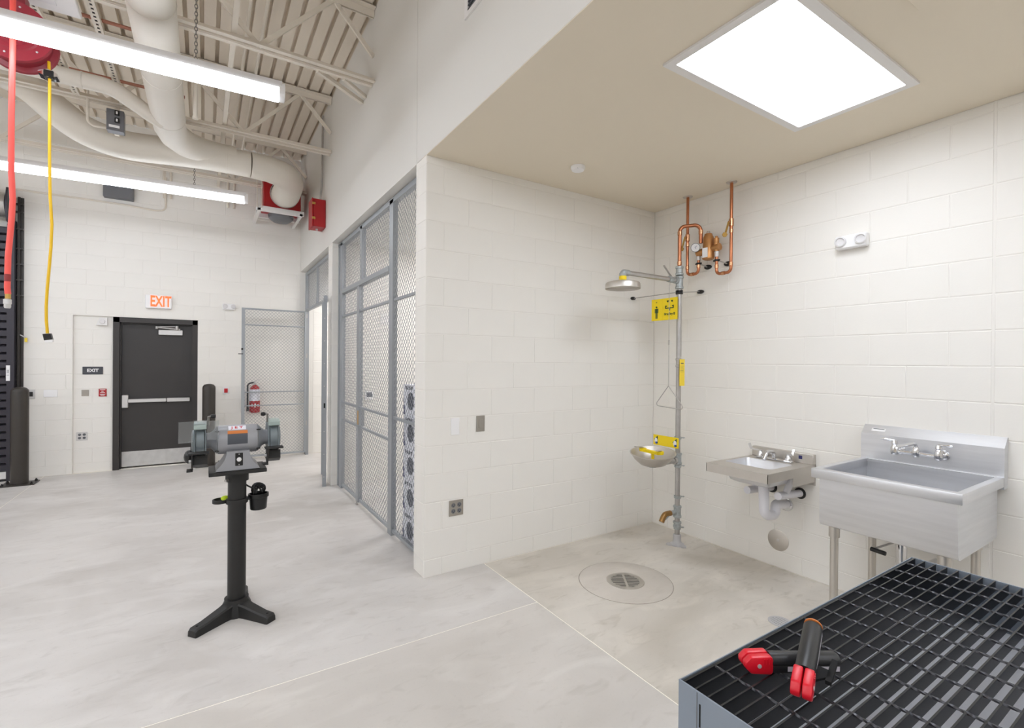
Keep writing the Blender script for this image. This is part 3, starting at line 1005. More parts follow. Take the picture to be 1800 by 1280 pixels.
# things inside the near store room
t = None
CW, CH = 0.30, 0.272
bx0 = None
for i in range(5):
    lab = ['white carton with round dark print, lowest of the stack behind the wire', 'white carton with round dark print, second from the bottom of the stack',
           'white carton with round dark print, middle of the stack of five', 'white carton with round dark print, second from the top of the stack',
           'white carton with round dark print, topmost of the stack behind the wire'][i]
    if bx0 is None:
        bx0 = thing('carton', lab, 'box', (1.455, 3.66, 0), group='stacked paper cartons')
        b = new(); box(b, 0, 0.3, 0, 0.38, 0.0, CH - 0.004, 0.003); obj('body', b, MT['carton'], bx0)
        b = new(); lathe(b, (-0.0005, 0.21, 0.13), [(0.075, 0), (0.075, -0.0006)], (1, 0, 0), 24); obj('round_print', b, MT['darkprint'], bx0)
        b = new()
        prism(b, [(0.335, 0.01), (0.38, 0.01), (0.38, 0.16)], 'yz', -0.0008, -0.0002)
        prism(b, [(0.05, 0.02), (0.09, 0.02), (0.06, 0.25), (0.02, 0.25)], 'yz', -0.0008, -0.0002)
        obj('navy_band', b, MT['navy'], bx0)
        b = new()
        for k in range(4): box(b, -0.0008, -0.0002, 0.17 + 0.045 * k, 0.2 + 0.045 * k, 0.225, 0.255)
        obj('letter_block', b, MT['darkprint'], bx0, stuff=True)
    else:
        dup(bx0, (1.455 + 0.004 * (i % 2), 3.66 + (0.006 if i % 2 else 0), i * CH), lab)
t = thing('wall_keypad', 'small white keypad with dark display on wall inside the cage', 'keypad', (1.79, 6.273, 1.05))
b = new(); box(b, -0.055, 0.055, -0.025, -0.001, 0, 0.115, 0.004); obj('body', b, MT['white'], t)
b = new(); box(b, -0.035, 0.035, -0.027, -0.025, 0.04, 0.1); obj('display', b, MT['darkprint'], t)
b = new(); box(b, 1.93, 2.09, 6.262, 6.271, 2.04, 2.18, 0.002)
single('wall_notice', b, MT['white2'], 'pale square plate on the wall inside the cage, above the keypad', 'sign')

# ------------------------------------------------------------------ fire extinguisher behind the open gate
t = thing('fire_extinguisher', 'red fire extinguisher hung on far wall behind the open wire gate', 'extinguisher', (0.655, YF - 0.095, 0.73))
b = new(); lathe(b, (0, 0, 0), [(0.045, 0), (0.07, 0.012), (0.074, 0.03), (0.074, 0.36), (0.06, 0.40), (0.03, 0.43), (0.02, 0.44)], (0, 0, 1), 24)
obj('cylinder', b, MT['red'], t)
b = new(); lathe(b, (0, 0, 0.19), [(0.0748, 0), (0.0748, 0.18)], (0, 0, 1), 24, cap=False); obj('label_wrap', b, MT['carton'], t, label='white instruction label')
b = new(); box(b, -0.012, 0.012, -0.0765, -0.074, 0.09, 0.15); box(b, -0.05, 0.05, -0.066, -0.0655, 0.1, 0.14); obj('diamond_mark', b, MT['white'], t)
b = new(); cyl(b, (0, 0, 0.44), (0, 0, 0.48), 0.018, n=12); box(b, -0.014, 0.014, -0.05, 0.02, 0.47, 0.5, 0.003); obj('valve', b, MT['alu'], t)
b = new(); bar(b, (0.0, -0.02, 0.5), (0.075, -0.03, 0.525), 0.02, 0.008); bar(b, (0.0, -0.02, 0.48), (0.07, -0.03, 0.465), 0.016, 0.006); obj('lever', b, MT['alu'], t)
b = new(); tube(b, bend([(-0.015, 0, 0.475), (-0.1, -0.01, 0.46), (-0.1, -0.01, 0.12)], 0.08, 6), 0.012, 8); cyl(b, (-0.1, -0.01, 0.14), (-0.098, -0.01, 0.03), 0.012, 0.02, n=10); obj('hose', b, MT['rubber'], t)
b = new(); box(b, -0.03, 0.03, 0.07, 0.094, 0.3, 0.42); obj('wall_bracket', b, MT['alu'], t)

# ------------------------------------------------------------------ bollards
bo = thing('bollard', 'dark brown steel bollard beside the roller shutter', 'bollard', (-1.93, 8.27, 0))
b = new()
lathe(b, (0, 0, 0), [(0.083, 0.012), (0.083, 1.14), (0.079, 1.165), (0.06, 1.19), (0.03, 1.2), (0, 1.203)], (0, 0, 1), 28)
obj('post', b, MT['bollard'], bo)
b = new(); box(b, -0.16, 0.16, -0.13, 0.13, 0, 0.012, 0.002); obj('base_plate', b, MT['bollard'], bo)
for x in (-0.13, 0.13):
    for y in (-0.1, 0.1):
        b = new(); lathe(b, (x, y, 0.012), [(0.016, 0), (0.016, 0.014), (0.008, 0.016), (0.008, 0.028)], (0, 0, 1), 6); obj('anchor_bolt', b, MT['black'], bo)
dup(bo, (0.045, 8.38, 0), 'dark brown steel bollard between the dark door and open gate')

# ------------------------------------------------------------------ wall items beside the door
t = thing('exit_sign', 'white exit sign with lit orange letters over the dark door', 'sign', (-0.575, YF, 2.385))
b = new(); box(b, -0.155, 0.155, -0.05, -0.001, -0.095, 0.095, 0.006); obj('body', b, MT['white'], t)
words('letters', 'EXIT', 0.215, MT['exitled'], t, (0.025, -0.051, 0.0), (1, 0, 0), (0, 0, 1), bold=0.005, sx=0.56)
t = thing('exit_plate', 'charcoal sign with white EXIT lettering left of the door', 'sign', (-1.305, YF + 0.03, 1.395))
b = new(); box(b, -0.108, 0.108, -0.008, -0.001, -0.053, 0.053, 0.002); obj('plate', b, MT['signdark'], t)
words('letters', 'EXIT', 0.06, MT['white'], t, (0.0, -0.009, 0.0), (1, 0, 0), (0, 0, 1), bold=0.002)
t = thing('emergency_light', 'white twin-head emergency light between exit sign and gate', 'light', (0.3, YF, 2.375))
def em_light(t, w=0.17, d=0.05):
    b = new(); box(b, -w / 2, w / 2, -d, -0.001, -0.045, 0.045, 0.008); obj('body', b, MT['white'], t)
    for x in (-w / 2 + 0.035, w / 2 - 0.03):
        b = new(); lathe(b, (x, -d, 0.005), [(0.032, 0), (0.034, 0.015), (0.026, 0.018), (0.024, 0.010), (0, 0.008)], (0.2, -1, -0.15), 18); obj('lamp_head', b, MT['housing'], t)
em_light(t)
t = thing('door_sensor', 'small white camera unit over the infill wall beside the door', 'camera', (-1.2, YF + 0.03, 2.07))
b = new(); prism(b, [(-0.07, -0.05), (0.05, -0.05), (0.05, 0.055), (-0.03, 0.055)], 'xz', -0.05, -0.001); obj('body', b, MT['white2'], t)
b = new(); lathe(b, (0, -0.05, 0), [(0.03, 0), (0.028, 0.015), (0, 0.022)], (0, -1, 0), 16); obj('lens_dome', b, MT['housing'], t)
def plate(name, label, cat, x, z, w, h, m, y=YF, d=0.008):
    b = new(); box(b, x - w / 2, x + w / 2, y - d, y - 0.0005, z - h / 2, z + h / 2, 0.0015)
    return single(name, b, MT[m], label, cat)
plate('steel_plate', 'square steel wall plate left of the red notice', 'wall plate', -1.384, 1.09, 0.075, 0.085, 'grey_plate', YF + 0.03)
plate('blank_plate', 'wide white blank wall plate near the left bollard', 'wall plate', -1.726, 1.095, 0.135, 0.095, 'white')
t = thing('red_notice', 'small red notice with white lines beside the door frame', 'sign', (-1.2, YF + 0.03, 1.09))
b = new(); box(b, -0.042, 0.042, -0.012, -0.001, -0.053, 0.053, 0.002); obj('plate', b, MT['red'], t)
b = new()
for z, w in ((0.04, 0.03), (0.018, 0.012), (0.0, 0.025), (-0.022, 0.03), (-0.036, 0.022)): box(b, -w, w, -0.013, -0.012, z - 0.003, z + 0.004)
obj('printed_lines', b, MT['white'], t, stuff=True)
def outlet(t, s=1.0, face='alu', plug='grey_plate'):
    b = new(); box(b, -0.058, 0.058, -0.007, -0.0005, -0.058, 0.058, 0.002); obj('cover_plate', b, MT[face], t)
    for x in (-0.024, 0.024):
        for z in (-0.022, 0.022):
            b = new(); lathe(b, (x, -0.007, z), [(0.017, 0), (0.017, 0.002), (0.015, 0.003), (0, 0.003)], (0, -1, 0), 14)
            k = obj('receptacle', b, MT[plug], t)
            b = new(); box(b, x - 0.008, x - 0.005, -0.0104, -0.0098, z - 0.003, z + 0.007); box(b, x + 0.005, x + 0.008, -0.0104, -0.0098, z - 0.003, z + 0.007)
            cyl(b, (x, -0.0098, z - 0.009), (x, -0.0104, z - 0.009), 0.003, n=8)
            obj('slots', b, MT['void'], k, stuff=True)
t = thing('wall_outlet', 'steel four-socket outlet low on wall left of the dark door', 'outlet', (-1.415, YF + 0.03, 0.5)); outlet(t, plug='boxgrey')
t = thing('key_switch', 'small dark key switch on far wall right of the left bollard', 'switch', (-1.915, YF, 1.09))
b = new(); box(b, -0.04, 0.04, -0.012, -0.001, -0.06, 0.06, 0.003); obj('plate', b, MT['alu'], t)
b = new(); box(b, -0.02, 0.02, -0.02, -0.012, -0.03, 0.03); obj('face', b, MT['black'], t)
t = thing('fire_pull', 'small red pull station between right bollard and open gate', 'alarm', (0.268, YF, 1.085))
b = new(); box(b, -0.042, 0.042, -0.01, -0.001, -0.055, 0.055, 0.003); obj('back_plate', b, MT['white'], t)
b = new(); box(b, -0.024, 0.024, -0.022, -0.01, -0.034, 0.03, 0.003); obj('button', b, MT['redprint'], t)
t = thing('chain_keeper', 'small yellow-tipped chain keeper on the shutter guide', 'hook', (-1.975, YF - 0.03, 1.8))
b = new(); bar(b, (-0.04, 0, 0.06), (0.02, 0, 0.02), 0.02, 0.012); obj('arm', b, MT['galv'], t)
b = new(); box(b, 0.005, 0.03, -0.008, 0.008, -0.035, 0.02, 0.003); obj('tip', b, MT['tagyellow'], t)

# alcove wall devices
b = new(); box(b, 1.526, 1.597, YA - 0.008, YA - 0.0005, 1.011, 1.138, 0.003)
single('blank_plate', b, MT['white'], 'white blank wall plate in alcove left of the steel one', 'wall plate')
t = thing('light_switch', 'steel plate switch on the alcove wall beside the white plate', 'switch', (1.775, YA, 1.083))
b = new(); box(b, -0.036, 0.036, -0.008, -0.0005, -0.06, 0.06, 0.002); obj('cover_plate', b, MT['grey_plate'], t)
b = new(); box(b, -0.016, 0.016, -0.012, -0.008, -0.034, 0.034, 0.0015); obj('rocker', b, MT['grey_plate'], t)
t = thing('wall_outlet', 'steel double outlet low on the alcove wall', 'outlet', (1.575, YA, 0.47)); outlet(t, face='grey_plate', plug='boxgrey')
t = thing('emergency_light', 'white twin-head emergency light on the right wall above the sinks', 'light', (XR, 1.52, 2.385), -PI / 2)
em_light(t, 0.185, 0.055)
t = thing('wall_grille', 'white louvred grille high on the partition above the alcove', 'vent', (XP, 2.3, 3.62))
b = new()
box(b, -0.012, -0.001, -0.35, 0.33, 0.0, 0.03); box(b, -0.012, -0.001, -0.35, 0.33, 0.42, 0.45)
box(b, -0.012, -0.001, -0.35, -0.31, 0.03, 0.42); box(b, -0.012, -0.001, 0.29, 0.33, 0.03, 0.42)
obj('frame', b, MT['white2'], t)
b = new(); box(b, -0.002, -0.0005, -0.31, 0.29, 0.03, 0.42); obj('backing', b, MT['void'], t)
z = 0.04
while z < 0.41:
    b = new(); bar(b, (-0.006, -0.31, z), (-0.006, 0.29, z), 0.012, 0.003); obj('louvre', b, MT['boxgrey'], t); z += 0.024

# ------------------------------------------------------------------ hose reel, hose and cord
t = thing('hose_reel', 'red metal reel drum hung under the roof behind the tube light', 'reel', (-1.1, 4.62, 3.75))
b = new()
lathe(b, (0, -0.1, 0), [(0.04, 0), (0.09, -0.012), (0.1, 0), (0.13, -0.006), (0.14, 0.003), (0.2, 0.0), (0.205, 0.02), (0.195, 0.03), (0.17, 0.04), (0.17, 0.15), (0.2, 0.16), (0.205, 0.18), (0.05, 0.18)], (0, 1, 0), 36)
obj('drum', b, MT['reelred'], t)
for a in range(6):
    b = new(); lathe(b, (0.165 * math.cos(a * PI / 3 + .3), -0.101, 0.165 * math.sin(a * PI / 3 + .3)), [(0.007, 0), (0.005, 0.004)], (0, -1, 0), 8); obj('bolt', b, MT['alu'], t)
b = new(); box(b, 0.06, 0.11, -0.104, -0.101, -0.06, -0.02); obj('sticker', b, MT['limeyellow'], t, label='small yellow-green sticker')
b = new(); box(b, -0.05, 0.05, -0.05, 0.05, 0.17, 0.285); obj('mount', b, MT['reelred'], t)
b = new()
prism(b, [(0.11, -0.2), (0.16, -0.175), (0.21, -0.195), (0.21, -0.215), (0.16, -0.23), (0.11, -0.215)], 'xz', -0.03, 0.05); obj('roller_guide', b, MT['chrome'], t)
b = new(); box(b, 0.135, 0.195, -0.035, 0.04, -0.23, -0.18, 0.008); obj('roller', b, MT['gloss_black'], t)
hx = thing('air_hose', 'red air hose hanging down at the far left', 'hose', (-1.06, 4.3, 1.87))
b = new()
tube(b, [Vector((dx, 0, z - 1.87)) for dx, z in ((0.015, 4.03), (0.017, 3.6), (0.012, 3.1), (0.012, 2.75), (0.02, 2.56), (0.014, 2.42), (0.0, 2.2), (-0.003, 2.0), (0.0, 1.96))], 0.0155, 12)
obj('rubber_hose', b, MT['hose'], hx)
b = new(); cyl(b, (-0.002, 0, 0.17), (-0.002, 0, 0.215), 0.0165, n=12); obj('sleeve', b, MT['hosedark'], hx)
b = new(); cyl(b, (0.0, 0, 0.06), (0.0, 0, 0.1), 0.014, n=12); obj('brass_fitting', b, MT['brass'], hx)
b = new(); lathe(b, (-0.002, 0, 0), [(0.014, 0), (0.017, 0.01), (0.017, 0.025), (0.02, 0.028), (0.02, 0.055), (0.012, 0.06)], (0, 0, 1), 12); obj('coupler', b, MT['alu'], hx)
t = thing('cord_drop', 'yellow power cord hanging from the red reel', 'cord', (-0.94, 4.62, 1.68))
b = new()
tube(b, [Vector((dx, 0, z - 1.68)) for dx, z in ((-0.0, 3.64), (0.005, 3.5), (0.006, 3.0), (0.01, 2.7), (0.02, 2.5), (0.016, 2.34), (0.008, 2.2), (-0.002, 2.05), (-0.007, 1.92), (-0.006, 1.82), (0.0, 1.73))], 0.009, 10)
obj('cable', b, MT['cord'], t)
b = new(); prism(b, [(-0.022, 0.045), (0.02, 0.05), (0.028, 0.008), (-0.014, 0.0)], 'xz', -0.02, 0.02); obj('plug_body', b, MT['gloss_black'], t)
b = new(); prism(b, [(-0.012, 0.001), (0.028, 0.008), (0.03, -0.008), (-0.008, -0.014)], 'xz', -0.018, 0.018); obj('plug_face', b, MT['white'], t)

# ------------------------------------------------------------------ floor drains, cleanout
t = thing('floor_drain', 'round slotted floor drain in a circular concrete collar below the shower', 'drain', (2.53, 2.455, 0))
b = new(); lathe(b, (0, 0, 0), [(0.325, 0.0002), (0.322, 0.0022), (0.1, 0.0022)], (0, 0, 1), 56, cap=False)
lathe(b, (0, 0, 0), [(0.1, 0.0022), (0.0, 0.0021)], (0, 0, 1), 56, cap=False)
obj('collar', b, MT['collar'], t)
b = new(); lathe(b, (0, 0, 0), [(0.329, 0.0003), (0.325, 0.0012)], (0, 0, 1), 56, cap=False); obj('collar_joint', b, MT['collar_line'], t)
b = new(); lathe(b, (0, 0, 0.0026), [(0.118, 0), (0, 0.0001)], (0, 0, 1), 36, cap=False); obj('sump', b, MT['void'], t)
gr = new()
lathe(gr, (0, 0, 0.003), [(0.132, -0.0006), (0.132, 0.002), (0.098, 0.002), (0.098, -0.0002)], (0, 0, 1), 40, cap=False)
grate = obj('grate_rim', gr, MT['stain2'], t)
ang = 0.95
for k in range(-4, 5):
    u = k * 0.0235; hl = math.sqrt(max(0, 0.1 ** 2 - u * u))
    b = new(); box(b, u - 0.0065, u + 0.0065, -hl, hl, 0.003, 0.005); xform(b, Matrix.Rotation(ang, 4, 'Z')); obj('grate_bar', b, MT['stain2'], grate)
b = new(); box(b, -0.1, 0.1, -0.008, 0.008, 0.003, 0.0051); xform(b, Matrix.Rotation(ang, 4, 'Z')); obj('cross_bar', b, MT['stain2'], grate)
t = thing('floor_drain', 'small round perforated floor drain beside the grating table', 'drain', (2.93, 1.575, 0))
b = new(); lathe(b, (0, 0, 0), [(0.066, 0.0003), (0.066, 0.003), (0.06, 0.0035), (0, 0.0035)], (0, 0, 1), 32); obj('strainer', b, MT['castgrey'], t)
b = new()
for i in range(-4, 5):
    for k in range(-4, 5):
        x, y = i * 0.012 + (0.006 if k % 2 else 0), k * 0.012
        if x * x + y * y < 0.053 ** 2: lathe(b, (x, y, 0.0036), [(0.0028, 0), (0, 0.0002)], (0, 0, 1), 6, cap=False)
obj('holes', b, MT['label_dark'], t, stuff=True)
t = thing('cleanout_cover', 'round steel cleanout cover low on the right wall under the hand sink', 'cover', (XR, 2.01, 0.21))
b = new(); lathe(b, (0, 0, 0), [(0.08, 0.0005), (0.08, 0.003), (0.076, 0.005), (0, 0.006)], (-1, 0, 0), 40); obj('disc', b, MT['stain2'], t)
b = new(); lathe(b, (0, 0, 0), [(0.011, 0.005), (0.009, 0.009), (0, 0.009)], (-1, 0, 0), 14); obj('screw', b, MT['alu'], t)

# ------------------------------------------------------------------ bench grinder on pedestal
gs = thing('grinder_stand', 'black cast pedestal stand under the grey bench grinder', 'stand', (0.168, 3.40, 0))
b = new(); cyl(b, (0, 0, 0.08), (0, 0, 0.872), 0.05, n=32); obj('post', b, MT['black'], gs)
b = new(); lathe(b, (0, 0, 0), [(0.063, 0.815), (0.063, 0.87), (0.09, 0.8725)], (0, 0, 1), 32); obj('top_collar', b, MT['black'], gs)
b = new(); box(b, -0.15, 0.152, -0.117, 0.128, 0.8725, 0.894, 0.003); obj('top_plate', b, MT['black'], gs)
b = new(); cyl(b, (-0.05, -0.04, 0.83), (-0.065, -0.055, 0.83), 0.008, n=6); obj('set_screw', b, MT['galv'], gs)
b = new(); lathe(b, (0, 0, 0), [(0.085, 0.0), (0.078, 0.06), (0.066, 0.085), (0.066, 0.1), (0.052, 0.1)], (0, 0, 1), 28); obj('base_hub', b, MT['black'], gs)
for a in (math.radians(218), math.radians(306), math.radians(80)):
    b = new()
    secs = [(0.03, 0.05, 0.0, 0.085), (0.1, 0.038, 0.0, 0.072), (0.22, 0.034, 0.0, 0.05), (0.275, 0.034, 0.0, 0.046), (0.287, 0.03, 0.0, 0.036)]
    prev = None
    for (d, w, z0, z1) in secs:
        c = 0.008
        poly = [(-w, z0), (w, z0), (w * .93, z1 - c), (w * .93 - c, z1), (-w * .93 + c, z1), (-w * .93, z1 - c)]
        cur = [b.verts.new((d, u, v)) for u, v in poly]
        if prev: skin(b, prev, cur)
        else: b.faces.new(cur[::-1])
        prev = cur
    b.faces.new(prev)
    xform(b, Matrix.Rotation(a, 4, 'Z'))
    lg = obj('leg', b, MT['black'], gs, sharp=30)
    b = new(); cyl(b, (0.255, 0, 0.046), (0.255, 0, 0.0485), 0.007, n=10); xform(b, Matrix.Rotation(a, 4, 'Z')); obj('bolt_hole', b, MT['void'], lg)
b = new()
def hoop(b, c, r, z0, z1, t=0.005, n=24, sx=1.0):
    lathe(b, (0, 0, 0), [(r, z0), (r, z1), (r - t, z1), (r - t, z0), (r, z0)], (0, 0, 1), n, cap=False)
hoop(b, 0, 0.06, 0.678, 0.705, 0.009)
obj('ring_band', b, MT['black'], gs)
b = new(); hoop(b, 0, 0.045, 0.683, 0.703, 0.006); bmesh.ops.translate(b, vec=(-0.085, 0.03, 0.0), verts=b.verts); obj('tool_ring', b, MT['black'], gs)
b = new()
lathe(b, (0, 0, 0), [(0.042, 0.615), (0.047, 0.62), (0.052, 0.69), (0.059, 0.692), (0.059, 0.715), (0.053, 0.715), (0.05, 0.69), (0.04, 0.63), (0, 0.63)], (0, 0, 1), 28)
bmesh.ops.scale(b, vec=(1.0, 0.8, 1), verts=b.verts); bmesh.ops.translate(b, vec=(0.118, 0.02, 0.0), verts=b.verts)
obj('water_pot', b, MT['gloss_black'], gs)
b = new(); box(b, 0.05, 0.075, -0.005, 0.03, 0.685, 0.703, 0.003); obj('pot_bracket', b, MT['black'], gs)
b = new(); sphere(b, (0, 0, 0), 0.02, 12, 1.2, 0.8, 0.8)
o = single('yellow_cap', b, MT['limeyellow'], 'bright yellow-green cap sitting in the ring behind the stand post', 'cap'); o.location = (0.168 - 0.062, 3.40 + 0.035, 0.705)

bg = thing('bench_grinder', 'grey bench grinder with two wheels and clear shield on black pedestal', 'grinder', (0.168, 3.40, 0.8945))
AZ = 0.176
b = new()
top, bot = 0.115, 0.002
L, R = [], []
for i in range(9):
    s = i / 8
    w = 0.11 - 0.05 * (1 - (1 - s) ** 2.2)
    z = bot + 0.012 + (top - bot - 0.012) * s
    R.append((w, z)); L.append((-w, z))
poly = [(-0.115, bot), (0.115, bot)] + R + L[::-1]
prism(b, poly, 'xz', -0.1, 0.1)
obj('base', b, MT['grinder'], bg, sharp=25)
b = new(); box(b, -0.016, 0.024, -0.104, -0.1, 0.028, 0.104, 0.001); sp = obj('switch_plate', b, MT['gloss_black'], bg)
b = new(); lathe(b, (0.004, -0.104, 0.066), [(0.013, 0), (0.013, 0.006), (0.008, 0.008), (0, 0.008)], (0, -1, 0), 8); box(b, -0.002, 0.01, -0.118, -0.11, 0.058, 0.074, 0.002); obj('switch', b, MT['white'], sp)
for z in (0.035, 0.097):
    b = new(); cyl(b, (0.004, -0.104, z), (0.004, -0.1055, z), 0.003, n=8); obj('screw', b, MT['alu'], sp)
b = new(); lathe(b, (0, 0, AZ), [(0.07, -0.108), (0.084, -0.104), (0.086, -0.09), (0.086, 0.09), (0.084, 0.104), (0.07, 0.108)], (1, 0, 0), 40); obj('motor_body', b, MT['grinder'], bg)
for s in (-1, 1):
    b = new(); lathe(b, (0, 0, AZ), [(0.078, 0.106 * s), (0.083, 0.11 * s), (0.072, 0.118 * s), (0.056, 0.13 * s), (0.047, 0.142 * s), (0.045, 0.175 * s)], (1, 0, 0), 32); obj('end_bell', b, MT['grinder'], bg)
    for q in (0.7, 2.4, 3.9, 5.5):
        b = new(); cyl(b, (0.098 * s, 0.085 * math.cos(q), AZ + 0.085 * math.sin(q)), (0.12 * s, 0.085 * math.cos(q), AZ + 0.085 * math.sin(q)), 0.004, n=6); obj('bolt', b, MT['black'], bg)
def patch(x0, x1, a0, a1, r, name, m):
    b = new(); n = 8
    A = []; B = []
    for i in range(n + 1):
        a = math.radians(a0 + (a1 - a0) * i / n)
        A.append(b.verts.new((x0, -r * math.cos(a), AZ + r * math.sin(a)))); B.append(b.verts.new((x1, -r * math.cos(a), AZ + r * math.sin(a))))
    for i in range(n): b.faces.new((A[i], B[i], B[i + 1], A[i + 1]))
    return obj(name, b, MT[m], bg)
patch(-0.055, 0.05, -14, 28, 0.0866, 'data_label', 'label_dark')
patch(-0.055, 0.05, 28, 42, 0.0866, 'warning_label', 'orange')
jl = patch(-0.05, 0.042, 46, 72, 0.0866, 'maker_label', 'carton')
a = math.radians(58)
words('letters', 'J E T', 0.028, MT['redprint'], jl, (-0.004, -0.0872 * math.cos(a), AZ + 0.0872 * math.sin(a)), (1, 0, 0), (0, math.sin(a), math.cos(a)), depth=0.0003, bold=0.0007, sx=1.15)
for s in (-1, 1):
    xc = 0.192 * s
    b = new(); lathe(b, (xc, 0, AZ), [(0.02, -0.02), (0.101, -0.02), (0.101, 0.02), (0.02, 0.02)], (1, 0, 0), 36); obj('grinding_wheel', b, MT['grinder2'], bg)
    # guard: two side cheeks and a wrapped rear band
    for e in (-1, 1):
        b = new()
        pts = [(0.104 * math.cos(q), 0.104 * math.sin(q)) for q in [math.radians(d) for d in range(-150, 131, 14)]]
        prism(b, [(y, AZ + z) for y, z in pts], 'yz', xc + e * 0.023, xc + e * 0.030)
        obj('guard_cheek', b, MT['grinder2' if e * s < 0 else 'grinder2'], bg)
    b = new(); lathe(b, (xc, 0, AZ), [(0.068, 0.0305 * s), (0.066, 0.04 * s), (0.05, 0.043 * s), (0, 0.044 * s)], (1, 0, 0), 28); obj('side_cover', b, MT['grinder2'], bg)
    b = new()
    arc = [math.radians(d) for d in range(-110, 131, 12)]
    outer = [(0.11 * math.cos(q), AZ + 0.11 * math.sin(q)) for q in arc]; inner = [(0.103 * math.cos(q), AZ + 0.103 * math.sin(q)) for q in arc]
    prism(b, outer + inner[::-1], 'yz', xc - 0.03, xc + 0.03); obj('guard_band', b, MT['grinder2'], bg)
    b = new(); prism(b, [(-0.11, AZ + 0.084), (-0.085, AZ + 0.076), (-0.03, AZ + 0.105), (0.0, AZ + 0.117), (-0.08, AZ + 0.117), (-0.11, AZ + 0.104)], 'yz', xc - 0.031, xc + 0.031); cap = obj('guard_cap', b, MT['grinderlight'], bg)
    for q in (-0.018, 0.018):
        b = new(); cyl(b, (xc + q, -0.045, AZ + 0.116), (xc + q, -0.045, AZ + 0.122), 0.006, n=6); obj('screw', b, MT['alu'], cap)
    # tool rest
    b = new()
    box(b, xc - 0.055, xc + 0.045, -0.175, -0.106, AZ - 0.052, AZ - 0.044, 0.001)
    obj('tool_rest', b, MT['black'], bg)
    b = new()
    xs = xc - 0.034 * 1
    prism(b, [(-0.17, AZ - 0.052), (-0.07, AZ - 0.052), (-0.05, AZ - 0.12), (-0.09, AZ - 0.15), (-0.12, AZ - 0.15)], 'yz', xs - 0.008, xs)
    box(b, xs - 0.03, xs, -0.13, -0.07, AZ - 0.155, AZ - 0.145)
    obj('rest_bracket', b, MT['black'], bg)
    b = new(); prism(b, [(-0.1, AZ - 0.07), (0.02, AZ - 0.115), (0.05, AZ - 0.112), (0.03, AZ - 0.138), (-0.06, AZ - 0.145), (-0.105, AZ - 0.12)], 'yz', xc - 0.036, xc + 0.036); obj('lower_shroud', b, MT['black'], bg)
    b = new(); cyl(b, (xs - 0.008, -0.1, AZ - 0.1), (xs - 0.02, -0.1, AZ - 0.1), 0.01, n=6); obj('bolt', b, MT['alu'], bg)
    # eye shield stay and knob
    xk = xc + (0.04 if s < 0 else -0.035)
    b = new(); tube(b, [(xk, -0.06, AZ + 0.1), (xk, -0.075, AZ + 0.15), (xk + (0.018 if s < 0 else -0.018), -0.08, AZ + 0.152)], 0.006, 8); obj('shield_stay', b, MT['chain'], bg)
    b = new(); lathe(b, (xk + (0.024 if s < 0 else -0.024), -0.08, AZ + 0.152), [(0, -0.014), (0.01, -0.013), (0.013, 0), (0.01, 0.012), (0, 0.013)], (1, 0, 0), 10); obj('knob', b, MT['gloss_black'], bg)
b = new()
box(b, -0.295, -0.225, -0.002, 0.002, 0, 0.12); box(b, -0.158, -0.1, -0.002, 0.002, 0.01, 0.12); box(b, -0.225, -0.158, -0.002, 0.002, 0.1, 0.125)
xform(b, Matrix.Translation((0, -0.13, AZ + 0.012)) @ Matrix.Rotation(-0.3, 4, 'X'))
obj('eye_shield', b, MT['shield'], bg, label='clear plastic eye shield')
b = new(); sphere(b, (-0.245, -0.02, AZ - 0.085), 0.04, 16, 0.7, 0.8, 1.0); obj('spark_bowl', b, MT['gloss_black'], bg)
b = new()
random.seed(3)
for k in range(7):
    th = random.uniform(0, PI); tl = random.uniform(-0.5, 0.5)
    R3 = Matrix.Rotation(th, 4, 'Z') @ Matrix.Rotation(PI / 2 + tl, 4, 'X')
    pts = []
    for i in range(14):
        q = 2 * PI * i / 14
        pts.append(R3 @ Vector((0.038 * math.cos(q), 0.028 * math.sin(q), 0)) + Vector((0.118, 0.02, -0.168 + 0.004 * k)))
    tube(b, pts, 0.0055, 6, closed=True)
tube(b, bend([(0.1, 0.03, -0.155), (0.06, 0.06, -0.135), (0.02, 0.1, -0.1), (0.02, 0.115, 0.01)], 0.05, 5), 0.005, 6)
obj('power_cord', b, MT['gloss_black'], bg)

# ------------------------------------------------------------------ emergency shower and eyewash
sh = thing('safety_shower', 'galvanised emergency shower and eyewash station standing in the alcove corner', 'shower', (3.416, 2.717, 0))
b = new(); cyl(b, (0, 0, 0.05), (0, 0, 2.2), 0.021, n=20); obj('stand_pipe', b, MT['galv'], sh)
b = new(); lathe(b, (0, 0, 0), [(0.058, 0), (0.058, 0.012), (0.04, 0.022), (0.033, 0.035), (0.032, 0.09), (0.026, 0.092)], (0, 0, 1), 24)
for a in (0.5, 2.6, 4.7):
    c, s_ = math.cos(a), math.sin(a)
    prism(b, [(0.08 * c - 0.02 * s_, 0.08 * s_ + 0.02 * c), (0.03 * c - 0.03 * s_, 0.03 * s_ + 0.03 * c), (0.03 * c + 0.03 * s_, 0.03 * s_ - 0.03 * c), (0.08 * c + 0.02 * s_, 0.08 * s_ - 0.02 * c), (0.095 * c, 0.095 * s_)], 'xy', 0, 0.014)
obj('floor_flange', b, MT['castgrey'], sh)
def fitting(name, z0, z1, r, m='galvfit'):
    b = new(); lathe(b, (0, 0, 0), [(r * .8, z0), (r, z0 + 0.004), (r, z0 + 0.018), (r * .85, z0 + 0.022), (r * .85, z1 - 0.022), (r, z1 - 0.018), (r, z1 - 0.004), (r * .8, z1)], (0, 0, 1), 20); return obj(name, b, MT[m], sh)
fitting('drain_tee', 0.235, 0.34, 0.034); fitting('union', 0.15, 0.205, 0.034); fitting('eyewash_tee', 0.69, 0.79, 0.034)
